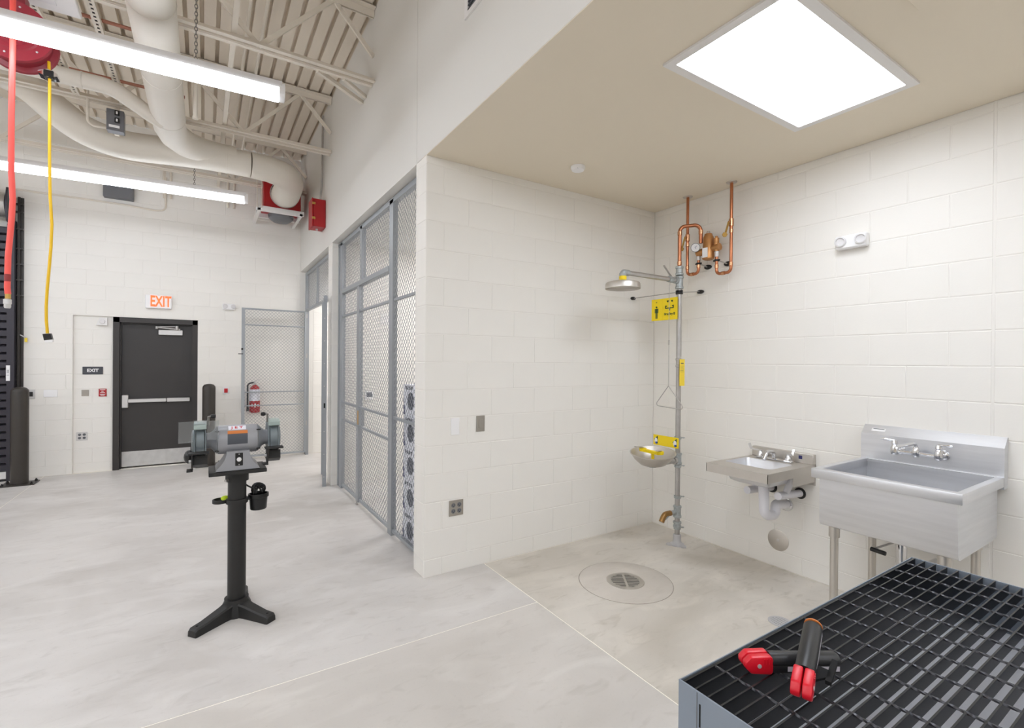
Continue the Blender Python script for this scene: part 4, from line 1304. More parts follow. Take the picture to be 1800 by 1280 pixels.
fitting('upper_tee', 2.19, 2.30, 0.035); fitting('top_coupling', 2.305, 2.385, 0.034); fitting('joint_sleeve', 1.52, 1.6, 0.026, 'galv')
for z in (0.135, 0.40, 0.665, 0.905):
    b = new(); lathe(b, (0, 0, 0), [(0.026, z), (0.029, z + 0.002), (0.029, z + 0.022), (0.026, z + 0.024)], (0, 0, 1), 18, cap=False)
    bar(b, (0.02, 0, z + 0.012), (0.06, -0.02, z + 0.012), 0.02, 0.006); cyl(b, (0.04, -0.03, z + 0.012), (0.05, 0.012, z + 0.012), 0.004, n=6)
    obj('pipe_clamp', b, MT['galvfit'], sh)
b = new(); tube(b, bend([(-0.025, 0, 0.285), (-0.11, 0, 0.285), (-0.165, 0, 0.255)], 0.03, 4), [0.02] * 3 + [0.022] * 4 if False else 0.019, 12)
obj('drain_nipple', b, MT['galvfit'], sh)
b = new(); tube(b, bend([(-0.09, 0, 0.287), (-0.165, 0, 0.287), (-0.2, 0, 0.23)], 0.05, 5), 0.023, 14); obj('brass_spout', b, MT['darkbrass'], sh)
b = new(); cyl(b, (-0.02, 0, 0.725), (-0.26, 0, 0.722), 0.021, n=16); lathe(b, (-0.03, 0, 0.725), [(0.03, 0), (0.03, 0.025), (0.024, 0.028)], (-1, 0, 0), 16); obj('eyewash_arm', b, MT['galv'], sh)
b = new()
lathe(b, (-0.312, 0, 0.713), [(0.035, 0.0), (0.06, 0.003), (0.11, 0.022), (0.15, 0.062), (0.176, 0.106), (0.183, 0.108), (0.183, 0.112), (0.174, 0.112), (0.146, 0.066), (0.106, 0.028), (0.055, 0.009), (0, 0.006)], (0, 0, 1), 40)
xform(b, Matrix.Translation((-0.312, 0, 0.76)) @ Matrix.Rotation(math.radians(8), 4, Vector((0.66, -0.75, 0))) @ Matrix.Translation((0.312, 0, -0.76)))
obj('bowl', b, MT['stain2'], sh, label='round stainless eyewash bowl')
b = new(); lathe(b, (-0.312, 0, 0.70), [(0.03, 0), (0.035, 0.02)], (0, 0, 1), 16); obj('bowl_outlet', b, MT['galvfit'], sh)
b = new()
cyl(b, (-0.312, 0, 0.72), (-0.312, 0, 0.815), 0.013, n=12)
bar(b, (-0.33, -0.085, 0.826), (-0.33, 0.085, 0.83), 0.035, 0.022)
obj('spray_yoke', b, MT['yellow'], sh, label='yellow eyewash yoke')
for y in (-0.09, 0.09):
    b = new(); lathe(b, (-0.33, y, 0.82), [(0.026, 0), (0.03, 0.01), (0.03, 0.026), (0.0, 0.03)], (0, 0, 1), 18)
    h = obj('spray_head', b, MT['yellow' if y > 0 else 'yellow'], sh)
    b = new(); bar(b, (-0.33, y, 0.853), (-0.40, y * 1.25, 0.86), 0.03, 0.006); obj('dust_cover', b, MT['stain2'], h)
# yellow eyewash plate
ew = obj('eyewash_plate', (lambda b: (box(b, -0.056, -0.05, -0.05, 0.22, 0.835, 0.925, 0.002), b)[1])(new()), MT['yellow'], sh, label='yellow eyewash plate with eye symbols')
for y in (-0.018, 0.185):
    b = new(); lathe(b, (-0.0562, y, 0.882), [(0.03, 0), (0, 0.0004)], (-1, 0, 0), 3, cap=False); bmesh.ops.scale(b, vec=(1, 1.0, 1.4), space=Matrix.Translation((0, -y, -0.882)), verts=b.verts); obj('symbol_wedge', b, MT['green'], ew)
    b = new(); lathe(b, (-0.0568, y + 0.004, 0.875), [(0.017, 0), (0, 0.0004)], (-1, 0, 0), 16, cap=False); bmesh.ops.scale(b, vec=(1, 1, 1.4), space=Matrix.Translation((0, -y, -0.875)), verts=b.verts); obj('symbol_eye', b, MT['white'], ew)
    b = new(); lathe(b, (-0.0574, y, 0.855), [(0.011, 0), (0, 0.0004)], (-1, 0, 0), 12, cap=False); obj('symbol_iris', b, MT['blueprint'], ew)
# shower arm, valve, head
b = new(); tube(b, bend([(-0.02, 0, 2.262), (-0.665, 0, 2.262), (-0.67, 0, 2.21)], 0.03, 6), 0.0195, 16); obj('shower_arm', b, MT['galv'], sh)
b = new(); cyl(b, (-0.03, 0, 2.262), (-0.06, 0, 2.262), 0.03, n=14); cyl(b, (-0.09, 0, 2.262), (-0.14, 0, 2.262), 0.027, n=8); obj('ball_valve', b, MT['galvfit'], sh)
b = new(); lathe(b, (-0.67, 0, 0), [(0.026, 2.233), (0.028, 2.238), (0.028, 2.255)], (0, 0, 1), 16); tube(b, bend([(-0.61, 0, 2.262), (-0.67, 0, 2.262), (-0.67, 0, 2.236)], 0.022, 6), 0.0245, 14); obj('elbow', b, MT['galvfit'], sh)
b = new(); lathe(b, (-0.67, 0, 0), [(0.026, 2.186), (0.029, 2.19), (0.029, 2.23), (0.024, 2.234)], (0, 0, 1), 18); obj('yellow_collar', b, MT['yellow'], sh)
b = new(); lathe(b, (-0.67, 0, 0), [(0.02, 2.192), (0.1, 2.188), (0.128, 2.18), (0.134, 2.168), (0.136, 2.135), (0.133, 2.132), (0.13, 2.15), (0.06, 2.158), (0, 2.16)], (0, 0, 1), 44); obj('shower_head', b, MT['stain2'], sh, label='round stainless deluge head')
b = new(); bar(b, (-0.11, 0, 2.29), (-0.2, 0.0, 2.37), 0.016, 0.005); cyl(b, (-0.11, 0, 2.262), (-0.11, 0, 2.30), 0.008, n=8); obj('valve_lever', b, MT['galv'], sh)
b = new(); tube(b, [(-0.127, -0.02, 2.29), (-0.127, 0, 2.2), (-0.127, 0, 1.62)], 0.0025, 6); tube(b, [(-0.127, 0, 1.62), (-0.127, 0, 1.36)], 0.003, 6); cyl(b, (-0.127, 0, 1.71), (-0.127, 0, 1.75), 0.006, n=8); obj('pull_rod', b, MT['galv'], sh)
b = new(); tube(b, bend([(-0.127, 0, 1.365), (-0.127, 0.145, 1.19), (-0.127, -0.17, 1.175), (-0.127, 0, 1.365)], 0.02, 4), 0.0035, 8); obj('pull_handle', b, MT['galv'], sh, label='triangular wire pull handle')
b = new(); lathe(b, (0, 0, 0), [(0.026, 2.145), (0.03, 2.148), (0.03, 2.16), (0.026, 2.163), (0.03, 2.166), (0.03, 2.178), (0.026, 2.18)], (0, 0, 1), 18, cap=False); obj('brace_collar', b, MT['black'], sh)
b = new(); tube(b, [(0, 0.02, 2.165), (-0.014, 0.5, 2.165)], 0.004, 6); obj('brace_rod', b, MT['galv'], sh)
b = new(); tube(b, [(0.02, 0, 2.165), (0.268, -0.005, 2.19)], 0.004, 6); obj('brace_rod', b, MT['galv'], sh)
b = new(); lathe(b, (-0.014, 0.52, 2.165), [(0.03, 0), (0.03, -0.012), (0.02, -0.02), (0, -0.02)], (0, 1, 0), 18); bmesh.ops.scale(b, vec=(1, 1, 0.5), space=Matrix.Translation((0, 0, -2.165)), verts=b.verts); obj('wall_foot', b, MT['black'], sh)
b = new(); lathe(b, (0.284, -0.005, 2.19), [(0.034, 0), (0.034, 0.012), (0.02, 0.02), (0, 0.02)], (-1, 0, 0), 18); bmesh.ops.scale(b, vec=(1, 1, 0.5), space=Matrix.Translation((0, 0, -2.19)), verts=b.verts); obj('wall_foot', b, MT['black'], sh)

sg = thing('shower_sign', 'yellow emergency shower sign with pictograms fixed to the shower pipe', 'sign', (3.376, 2.70, 1.93))
b = new(); box(b, -0.004, 0, 0.0, 0.165, 0.0, 0.19, 0.001); obj('eyewash_panel', b, MT['yellow'], sg)
b = new(); box(b, -0.004, 0, 0.165, 0.27, 0.0, 0.19, 0.001); xform(b, Matrix.Translation((0, 0.165, 0)) @ Matrix.Rotation(0.12, 4, 'Z') @ Matrix.Translation((0, -0.165, 0))); obj('shower_panel', b, MT['yellow'], sg)
def mark(shapes, name, m, par):
    b = new()
    for s in shapes:
        if s[0] == 'b': box(b, -0.0052, -0.0042, s[1], s[2], s[3], s[4])
        else: lathe(b, (-0.0042, s[1], s[2]), [(s[3], 0), (s[3], 0.001), (0, 0.001)], (-1, 0, 0), 14)
    return obj(name, b, MT[m], par)
k = mark([('c', 0.218, 0.118, 0.0085), ('b', 0.207, 0.229, 0.066, 0.106), ('b', 0.231, 0.236, 0.068, 0.106), ('b', 0.2, 0.205, 0.068, 0.106), ('b', 0.2085, 0.2165, 0.018, 0.066), ('b', 0.2195, 0.2275, 0.018, 0.066), ('b', 0.212, 0.226, 0.158, 0.162), ('b', 0.217, 0.220, 0.155, 0.166)], 'shower_pictogram', 'green', sg)
xform_k = Matrix.Translation((0, 0.165, 0)) @ Matrix.Rotation(0.12, 4, 'Z') @ Matrix.Translation((0, -0.165, 0))
k.data.transform(xform_k)
mark([('b', 0.04, 0.125, 0.098, 0.106), ('b', 0.118, 0.128, 0.1, 0.126), ('b', 0.037, 0.047, 0.1, 0.126), ('b', 0.075, 0.084, 0.08, 0.1), ('b', 0.108, 0.128, 0.116, 0.124), ('b', 0.037, 0.056, 0.116, 0.124), ('c', 0.055, 0.16, 0.008), ('c', 0.1, 0.16, 0.008), ('b', 0.045, 0.066, 0.163, 0.168), ('b', 0.09, 0.112, 0.163, 0.168)], 'eyewash_pictogram', 'green', sg)
words('letters', 'Bradley', 0.03, MT['green'], sg, (-0.0045, 0.093, 0.052), (0, -1, 0), (0, 0, 1), depth=0.0005, bold=0.0006)
b = new(); lathe(b, (-0.0042, 0.032, 0.052), [(0.011, 0), (0.011, 0.001), (0.007, 0.001), (0.007, 0)], (-1, 0, 0), 16, cap=False); box(b, -0.0052, -0.0042, 0.0295, 0.0345, 0.044, 0.06); obj('round_logo', b, MT['green'], sg)
tg = thing('inspection_tag', 'yellow inspection tag hanging on the shower pipe', 'tag', (3.392, 2.672, 1.365))
b = new(); box(b, -0.02, 0.045, -0.001, 0.001, 0, 0.225); cyl(b, (0.012, -0.0012, 0.21), (0.012, 0.0012, 0.21), 0.006, n=10); obj('card', b, MT['tagyellow'], tg)
b = new(); box(b, -0.005, 0.03, -0.0015, -0.001, 0.186, 0.194)
for q in range(5): box(b, -0.012, 0.036 - 0.006 * (q % 2), -0.0014, -0.001, 0.165 - q * 0.012, 0.167 - q * 0.012)
obj('print', b, MT['darkprint'], tg, stuff=True)
b = new(); tube(b, [(0.012, 0, 0.21), (0.018, 0.02, 0.245)], 0.0012, 5); obj('tie', b, MT['white'], tg)

# copper mixing valve set on the right wall
mv = thing('mixing_valve', 'bronze mixing valve with copper pipes dropping from the alcove ceiling', 'valve', (3.59, 2.555, 2.3))
def W2(p): return Vector(p) - Vector((3.59, 2.555, 2.3))
def pipe(name, pts, r, rad=0.035, m='copper'):
    b = new(); tube(b, bend([W2(p) for p in pts], rad, 7), r, 14); return obj(name, b, MT[m], mv)
pipe('outlet_pipe', [(3.416, 2.717, 2.386), (3.416, 2.717, 2.722), (3.56, 2.615, 2.74), (3.56, 2.615, 2.58)], 0.0155, 0.05)
pipe('supply_pipe', [(3.59, 2.772, HC - 0.002), (3.59, 2.772, 2.335), (3.59, 2.657, 2.335), (3.59, 2.657, 2.50)], 0.0125)
pipe('supply_pipe', [(3.59, 2.352, HC - 0.002), (3.59, 2.352, 2.30), (3.59, 2.482, 2.30), (3.59, 2.482, 2.5)], 0.0125)
def sleeve(c, d, r, l, m='copperfit'):
    b = new(); p = W2(c); dv = Vector(d).normalized(); cyl(b, p - dv * l / 2, p + dv * l / 2, r, n=14); return obj('pipe_fitting', b, MT[m], mv)
for c, d in (((3.416, 2.717, 2.665), (0, 0, 1)), ((3.416, 2.717, 2.41), (0, 0, 1)), ((3.56, 2.615, 2.675), (0, 0, 1))): sleeve(c, d, 0.0185, 0.03)
for c, d in (((3.59, 2.772, 2.40), (0, 0, 1)), ((3.59, 2.657, 2.395), (0, 0, 1)), ((3.59, 2.72, 2.335), (0, 1, 0)), ((3.59, 2.352, 2.365), (0, 0, 1)), ((3.59, 2.482, 2.365), (0, 0, 1)), ((3.59, 2.42, 2.30), (0, 1, 0)), ((3.59, 2.772, 2.60), (0, 0, 1)), ((3.59, 2.352, 2.63), (0, 0, 1))): sleeve(c, d, 0.0155, 0.028)
for y in (2.657, 2.482): sleeve((3.59, y, 2.47), (0, 0, 1), 0.018, 0.05, 'alu')
for y, z in ((2.772, 2.665), (2.352, 2.70)):
    b = new(); p = W2((3.59, y, z)); cyl(b, p - Vector((0, 0, 0.03)), p + Vector((0, 0, 0.03)), 0.019, n=10); cyl(b, p, p + Vector((-0.035, 0, 0)), 0.009, n=8); bv = obj('shutoff_valve', b, MT['copperfit'], mv)
    b = new(); bar(b, p + Vector((-0.035, 0, 0.0)), p + Vector((-0.045, 0.025, -0.10)), 0.016, 0.004); lathe(b, p + Vector((-0.047, 0.026, -0.1)), [(0.019, -0.014), (0.021, -0.01), (0.021, 0.01), (0.017, 0.014), (0, 0.0145)], (-0.8, -0.5, -0.2), 6); obj('valve_tag', b, MT['brass'], bv)
b = new()
lathe(b, W2((3.58, 2.555, 0)), [(0.03, 2.43), (0.048, 2.44), (0.05, 2.50), (0.044, 2.52), (0.043, 2.62), (0.034, 2.635), (0.03, 2.65)], (0, 0, 1), 28)
obj('valve_body', b, MT['bronze'], mv)
b = new(); cyl(b, W2((3.585, 2.45, 2.525)), W2((3.585, 2.665, 2.505)), 0.03, n=18); obj('cross_body', b, MT['bronze'], mv)
b = new(); cyl(b, W2((3.585, 2.482, 2.49)), W2((3.585, 2.482, 2.60)), 0.022, n=16); cyl(b, W2((3.585, 2.482, 2.60)), W2((3.585, 2.482, 2.615)), 0.013, n=6); obj('check_valve', b, MT['bronze'], mv)
b = new(); cyl(b, W2((3.58, 2.555, 2.65)), W2((3.58, 2.555, 2.672)), 0.018, 0.013, n=12); obj('adjust_cap', b, MT['chrome'], mv)
b = new(); box(b, -0.0625, -0.061, -0.03, 0.02, 0.145, 0.225); obj('maker_plate', b, MT['white'], mv)
b = new(); lathe(b, W2((3.535, 2.648, 2.547)), [(0.036, -0.014), (0.038, -0.002), (0.038, 0.003), (0.034, 0.003)], (-0.8, -0.5, -0.25), 26); g = obj('thermometer_gauge', b, MT['boxgrey'], mv)
b = new(); lathe(b, W2((3.535, 2.648, 2.547)), [(0.034, 0.0036), (0, 0.0038)], (-0.8, -0.5, -0.25), 26, cap=False); obj('dial', b, MT['white'], g)
b = new(); p = W2((3.531, 2.6455, 2.5458)); bar(b, p + Vector((-0.001, 0.012, 0.018)), p + Vector((-0.002, -0.006, -0.01)), 0.004, 0.001); bar(b, p + Vector((-0.0018, 0.004, 0.004)), p + Vector((-0.0, -0.014, 0.012)), 0.003, 0.001); obj('needle', b, MT['navy'], g)
for y, z, yp in ((2.655, 2.397, 2.657), (2.464, 2.395, 2.482)):
    b = new(); lathe(b, W2((XR - 0.0005, y - 0.015, z)), [(0.036, 0), (0.036, 0.01), (0.018, 0.018), (0, 0.018)], (-1, 0, 0), 18); bmesh.ops.scale(b, vec=(1, 1, 0.55), space=Matrix.Translation((0, 0, -(z - 2.3))), verts=b.verts); k = obj('wall_clamp', b, MT['black'], mv)
    b = new(); tube(b, [W2((XR - 0.018, y - 0.015, z)), W2((3.603, yp, z + 0.02))], 0.005, 6); obj('clamp_rod', b, MT['galv'], k)
    b = new(); p = W2((3.59, yp, z + 0.02)); lathe(b, p, [(0.017, -0.008), (0.02, -0.006), (0.02, 0.006), (0.017, 0.008)], (0, 0, 1), 14, cap=False); bar(b, p + Vector((0, 0.03, 0)), p + Vector((0, -0.03, 0)), 0.008, 0.012); obj('clamp_ring', b, MT['black'], k)
for y in (2.772, 2.352):
    b = new(); lathe(b, W2((3.59, y, HC - 0.001)), [(0.042, 0), (0.04, -0.006), (0.02, -0.008), (0.0135, -0.008)], (0, 0, 1), 24); obj('escutcheon', b, MT['stain2'], mv)

# ------------------------------------------------------------------ wall-hung hand sink
hs = thing('hand_sink', 'small stainless hand sink hung on the right wall with white-wrapped trap', 'sink', (XR, 1.973, 0))
HX0, HX1, HY0, HY1, HZ = -0.62, -0.001, -0.228, 0.228, 0.835
bxa, bxb, bya, byb = -0.46, -0.16, -0.155, 0.195
def shell(b, x0, x1, y0, y1, z0, z1, t):
    """open-top bowl, walls turned inwards"""
    r = 0.035
    def loop(ins, z, rr):
        pts = []
        for cx, cy, a0 in ((x1 - ins - rr, y1 - ins - rr, 0), (x0 + ins + rr, y1 - ins - rr, 90), (x0 + ins + rr, y0 + ins + rr, 180), (x1 - ins - rr, y0 + ins + rr, 270)):
            for k in range(5):
                a = math.radians(a0 + 22.5 * k)
                pts.append(b.verts.new((cx + rr * math.cos(a), cy + rr * math.sin(a), z)))
        return pts
    L = [loop(0, z1, r), loop(0.004, z1 - 0.006, r), loop(0.012, z0 + 0.04, r), loop(0.022, z0 + 0.012, r), loop(0.045, z0, r)]
    for p, q in zip(L[:-1], L[1:]): skin(b, p, q)
    b.faces.new(L[-1])
    return L[0]
b = new()
top = shell(b, bxa, bxb, bya, byb, HZ - 0.14, HZ, 0.002)
obj('basin', b, MT['stain'], hs)
def deck(b, x0, x1, y0, y1, hx0, hx1, hy0, hy1, z, r=0.035):
    """flat rim around a rounded opening"""
    inner = []; outer = []
    for cx, cy, a0 in ((hx1 - r, hy1 - r, 0), (hx0 + r, hy1 - r, 90), (hx0 + r, hy0 + r, 180), (hx1 - r, hy0 + r, 270)):
        ox = x1 if cx > (hx0 + hx1) / 2 else x0
        oy = y1 if cy > (hy0 + hy1) / 2 else y0
        for k in range(5):
            a = math.radians(a0 + 22.5 * k)
            inner.append(b.verts.new((cx + r * math.cos(a), cy + r * math.sin(a), z)))
            f = k / 4
            # walk round the outer corner
            px, py = cx + r * math.cos(a), cy + r * math.sin(a)
            ca, sa = math.cos(a), math.sin(a)
            if abs(ca) > abs(sa) + 1e-6: p = (ox, py + (oy - py) * min(1, abs(sa) / abs(ca)), z)
            elif abs(sa) > abs(ca) + 1e-6: p = (px + (ox - px) * min(1, abs(ca) / abs(sa)), oy, z)
            else: p = (ox, oy, z)
            outer.append(b.verts.new(p))
    skin(b, outer, inner)
b = new()
deck(b, HX0, HX1 - 0.035, HY0, HY1, bxa, bxb, bya, byb, HZ)
for p in ((HX0, HY0, HX0 + 0.003, HY1), (HX0, HY0, HX1, HY0 + 0.003), (HX0, HY1 - 0.003, HX1, HY1)):
    box(b, p[0], p[2], p[1], p[3], HZ - 0.062, HZ - 0.0005)
obj('rim', b, MT['stain2'], hs)
b = new(); box(b, -0.042, -0.0005, HY0, HY1, HZ, HZ + 0.072, 0.003); obj('backsplash', b, MT['stain2'], hs)
b = new(); box(b, -0.3, -0.0005, HY0 + 0.004, HY0 + 0.007, HZ - 0.125, HZ - 0.06); box(b, -0.012, -0.0005, HY0, HY1, HZ - 0.15, HZ - 0.001); obj('wall_bracket', b, MT['stain2'], hs)
b = new(); box(b, -0.0432, -0.042, HY0 + 0.075, HY0 + 0.1, HZ + 0.03, HZ + 0.055); obj('maker_badge', b, MT['navy'], hs)
b = new(); box(b, -0.125, -0.075, -0.115, 0.15, HZ, HZ + 0.016, 0.006)
fa = obj('faucet', b, MT['chrome'], hs)
for y in (0.125, -0.085):
    b = new(); lathe(b, (-0.1, y, HZ + 0.01), [(0.024, 0), (0.022, 0.025), (0.014, 0.038), (0.014, 0.05), (0, 0.054)], (0, 0, 1), 18)
    bar(b, (-0.1, y, HZ + 0.055), (-0.1 + (-0.01 if y < 0 else 0.0), y + (0.075 if y > 0 else -0.035), HZ + 0.062), 0.018, 0.008)
    bar(b, (-0.1 + (-0.01 if y < 0 else 0.0), y + (0.075 if y > 0 else -0.035), HZ + 0.06), (-0.1, y + (0.09 if y > 0 else -0.04), HZ + 0.1), 0.016, 0.009)
    obj('wing_handle', b, MT['chrome'], fa)
b = new(); tube(b, bend([(-0.1, 0.02, HZ + 0.01), (-0.1, 0.02, HZ + 0.06), (-0.2, 0.015, HZ + 0.075), (-0.25, 0.012, HZ + 0.02)], 0.04, 6), 0.013, 12); obj('spout', b, MT['chrome'], fa)
b = new(); tube(b, bend([(-0.31, -0.02, HZ - 0.1), (-0.31, -0.03, 0.46), (-0.2, -0.05, 0.46), (-0.2, -0.045, 0.535), (-0.005, -0.02, 0.5)], 0.055, 7), 0.034, 18); obj('wrapped_trap', b, MT['pvc'], hs, label='white insulated drain trap')
b = new(); lathe(b, (-0.001, -0.02, 0.5), [(0.052, 0), (0.05, 0.008), (0.036, 0.012)], (-1, 0, 0), 24); obj('escutcheon', b, MT['chrome'], hs)
for y, x in ((0.09, -0.33), (-0.12, -0.30)):
    b = new(); tube(b, [(x, y, 0.625), (-0.003, y, 0.605)], 0.027, 16)
    tube(b, bend([(x + 0.1, y, 0.625), (x + 0.12, y + (-0.03 if y > 0 else -0.03), 0.74)], 0.02), 0.022, 12); obj('wrapped_supply', b, MT['pvc'], hs, label='white insulated supply stop')
    b = new(); lathe(b, (-0.001, y, 0.605), [(0.042, 0), (0.04, 0.006), (0.028, 0.009)], (-1, 0, 0), 20); obj('escutcheon', b, MT['black'], hs)

# ------------------------------------------------------------------ utility sink
us = thing('utility_sink', 'large deep stainless utility sink on legs behind the grating table', 'sink', (XR, 1.108, 0))
UY0, UY1 = -0.343, 0.325
b = new()
x0, x1, y0, y1, zt, zb = -0.682, -0.075, -0.318, 0.296, 0.93, 0.618
# outer tub with rounded lower edge, inner faces turned in
def tub(b, ins, zb):
    sec = [(x0 + ins, zt), (x0 + ins, zb + 0.03), (x0 + ins + 0.009, zb + 0.009), (x0 + ins + 0.03, zb), (x1 - ins - 0.03, zb), (x1 - ins - 0.009, zb + 0.009), (x1 - ins, zb + 0.03), (x1 - ins, zt)]
    A = [b.verts.new((x, y0 + ins, z)) for x, z in sec]; B = [b.verts.new((x, y1 - ins, z)) for x, z in sec]
    for i in range(len(sec) - 1): b.faces.new((A[i], A[i + 1], B[i + 1], B[i]))
    b.faces.new(A[::-1]); b.faces.new(B)
tub(b, 0.0, zb)
obj('tub', b, MT['stain'], us)
b = new(); tub(b, 0.006, zb + 0.006); me = obj('tub_lining', b, MT['stain'], us)
b = new()
def rimbar(xa, xb, ya, yb): box(b, xa, xb, ya, yb, 0.898, 0.952, 0.005, 2)
rimbar(-0.722, -0.674, UY0, UY1); rimbar(-0.674, -0.07, UY0, y0 + 0.008); rimbar(-0.674, -0.07, y1 - 0.008, UY1)
box(b, -0.09, -0.06, y0, y1, 0.93, 0.95)
obj('rolled_rim', b, MT['stain'], us)
b = new(); prism(b, [(-0.07, 0.885), (-0.07, 1.108), (-0.012, 1.163), (-0.001, 1.163), (-0.001, 0.885)], 'xz', UY0, UY1 + 0.005); obj('backsplash', b, MT['stain'], us)
b = new(); box(b, -0.03, -0.0285, 0.21, 0.285, 1.0, 1.0)
b.free()
b = new(); n = Vector((-0.055, 0, 0.058)).normalized()
c = Vector((-0.042, 0.243, 1.1355)); d = Vector((0.058, 0, 0.055)).normalized()
c0 = c + n * 0.0012
for w, hgt, off, nm, m in ((0.037, 0.014, 0.0006, 'label', 'white'),):
    quad(b, c0 + Vector((0, w, 0)) - d * hgt, c0 - Vector((0, w, 0)) - d * hgt, c0 - Vector((0, w, 0)) + d * hgt, c0 + Vector((0, w, 0)) + d * hgt)
lb = obj('label', b, MT['white'], us)
b = new(); c1 = c + n * 0.002
quad(b, c1 + Vector((0, 0.03, 0)) + d * 0.004, c1 - Vector((0, 0.03, 0)) + d * 0.004, c1 - Vector((0, 0.03, 0)) + d * 0.009, c1 + Vector((0, 0.03, 0)) + d * 0.009)
obj('print', b, MT['darkprint'], lb)
# wall-mounted faucet
b = new(); cyl(b, (-0.15, 0.12, 1.03), (-0.15, -0.09, 1.03), 0.011, n=12); lathe(b, (-0.15, 0.015, 1.03), [(0.014, -0.02), (0.02, -0.01), (0.02, 0.02), (0.012, 0.04)], (0, 0, 1), 14)
uf = obj('faucet', b, MT['chrome'], us)
for y in (0.12, -0.09):
    b = new(); tube(b, [(-0.15, y, 1.03), (-0.071, y, 1.03)], 0.016, 12); lathe(b, (-0.071, y, 1.03), [(0.03, 0), (0.026, 0.012), (0.018, 0.016)], (-1, 0, 0), 18)
    lathe(b, (-0.15, y, 1.01), [(0.016, 0), (0.021, 0.01), (0.021, 0.035), (0.013, 0.06), (0.017, 0.065), (0.013, 0.085), (0, 0.088)], (0, 0, 1), 16)
    s = 1 if y > 0 else -1
    lathe(b, (-0.15, y, 1.093), [(0.008, 0), (0.007, 0.03), (0.01, 0.05), (0.005, 0.066), (0, 0.067)], (-0.15, s * 0.95, 0.08), 10)
    obj('tap', b, MT['chrome'], uf)
b = new(); tube(b, bend([(-0.15, 0.015, 1.05), (-0.15, 0.015, 1.085), (-0.19, 0.02, 1.09), (-0.31, 0.055, 1.075), (-0.325, 0.058, 1.045)], 0.02, 4), 0.0095, 10); obj('swing_spout', b, MT['chrome'], uf)
for x, y in ((-0.615, 0.245), (-0.615, -0.25), (-0.14, 0.235), (-0.14, -0.25)):
    b = new(); cyl(b, (x, y, 0.02), (x, y, 0.6), 0.0205, n=18); cyl(b, (x, y, 0.0), (x, y, 0.02), 0.014, n=12); lg = obj('leg', b, MT['stain2'], us)
    b = new(); cyl(b, (x, y, 0.555), (x, y, 0.6175), 0.0275, n=18); obj('leg_socket', b, MT['stain2'], lg)
b = new(); lathe(b, (-0.33, 0.02, 0.618), [(0.05, 0), (0.05, -0.012), (0.035, -0.03), (0.035, -0.06), (0.042, -0.062), (0.042, -0.085), (0.026, -0.09), (0.026, -0.2)], (0, 0, 1), 24); dr = obj('drain', b, MT['chrome'], us)
b = new(); tube(b, [(-0.36, 0.03, 0.545), (-0.44, 0.12, 0.487)], 0.006, 8); obj('drain_lever', b, MT['galv'], dr)
b = new(); cyl(b, (-0.44, 0.128, 0.487), (-0.445, 0.055, 0.484), 0.0125, n=12); obj('lever_grip', b, MT['black'], dr)
b = new(); tube(b, bend([(-0.33, 0.02, 0.43), (-0.33, 0.02, 0.38), (-0.2, -0.02, 0.36), (-0.02, -0.05, 0.38)], 0.04, 5), 0.024, 12); obj('drain_pipe', b, MT['chrome'], us)

# ------------------------------------------------------------------ grating table in the foreground
gt = thing('grating_table', 'blue-grey steel table with a black bar grating top in the foreground', 'table', (0.955, 0.752, 0))
TX, TY, TZ = 1.39, -1.3, 0.80
def T(x0, x1, y0, y1, z0, z1, name, m, bev=0.001):
    b = new(); box(b, x0, x1, y0, y1, z0, z1, bev); return obj(name, b, MT[m], gt)
fp = T(0, 0.005, TY, 0, 0.0, TZ, 'end_panel', 'tank')
b = new(); box(b, -0.0006, 0.0, -0.0615, -0.0575, 0.722, 0.775); obj('slot', b, MT['void'], fp)
b = new(); box(b, -0.0012, 0.0, -0.0525, -0.051, 0.3, TZ - 0.002); obj('corner_seam', b, MT['boxgrey'], fp)
T(TX - 0.005, TX, TY, 0, 0.0, TZ, 'end_panel', 'tank'); T(0.005, TX - 0.005, -0.003, 0, 0.0, TZ - 0.001, 'side_panel', 'tank', 0.0005); T(0.005, TX - 0.005, TY, TY + 0.005, 0.0, TZ, 'side_panel', 'tank')
T(0.006, TX - 0.006, TY + 0.006, -0.006, 0.625, 0.63, 'inner_pan', 'pan')
T(0.006, TX - 0.006, -0.014, -0.008, TZ - 0.036, TZ - 0.001, 'edge_bar', 'grate', 0)
bb = new(); box(bb, 0.006, TX - 0.006, -0.002, 0.002, -0.036, 0.0)
bme = mesh_of('bearing_bar', bb, MT['grate'])
y = -0.0425
while y > TY + 0.02:
    o = bpy.data.objects.new('bearing_bar', bme); COL.objects.link(o); o.parent = gt; o.location = (0, y, TZ - 0.001); y -= 0.0327
rb = new()
Lr = -TY - 0.03; n = int(Lr / 0.007)
prev = None
for i in range(n + 1):
    yy = -0.01 - Lr * i / n
    a = i * 0.44
    cur = [rb.verts.new((0.0038 * math.cos(a + q * PI / 2), yy, 0.0038 * math.sin(a + q * PI / 2))) for q in range(4)]
    if prev: skin(rb, prev, cur)
    prev = cur
rme = mesh_of('twisted_rod', rb, MT['rod'], 60)
for k in range(12):
    o = bpy.data.objects.new('twisted_rod', rme); COL.objects.link(o); o.parent = gt; o.location = (0.123 + k * 0.1075, 0, TZ - 0.0035)

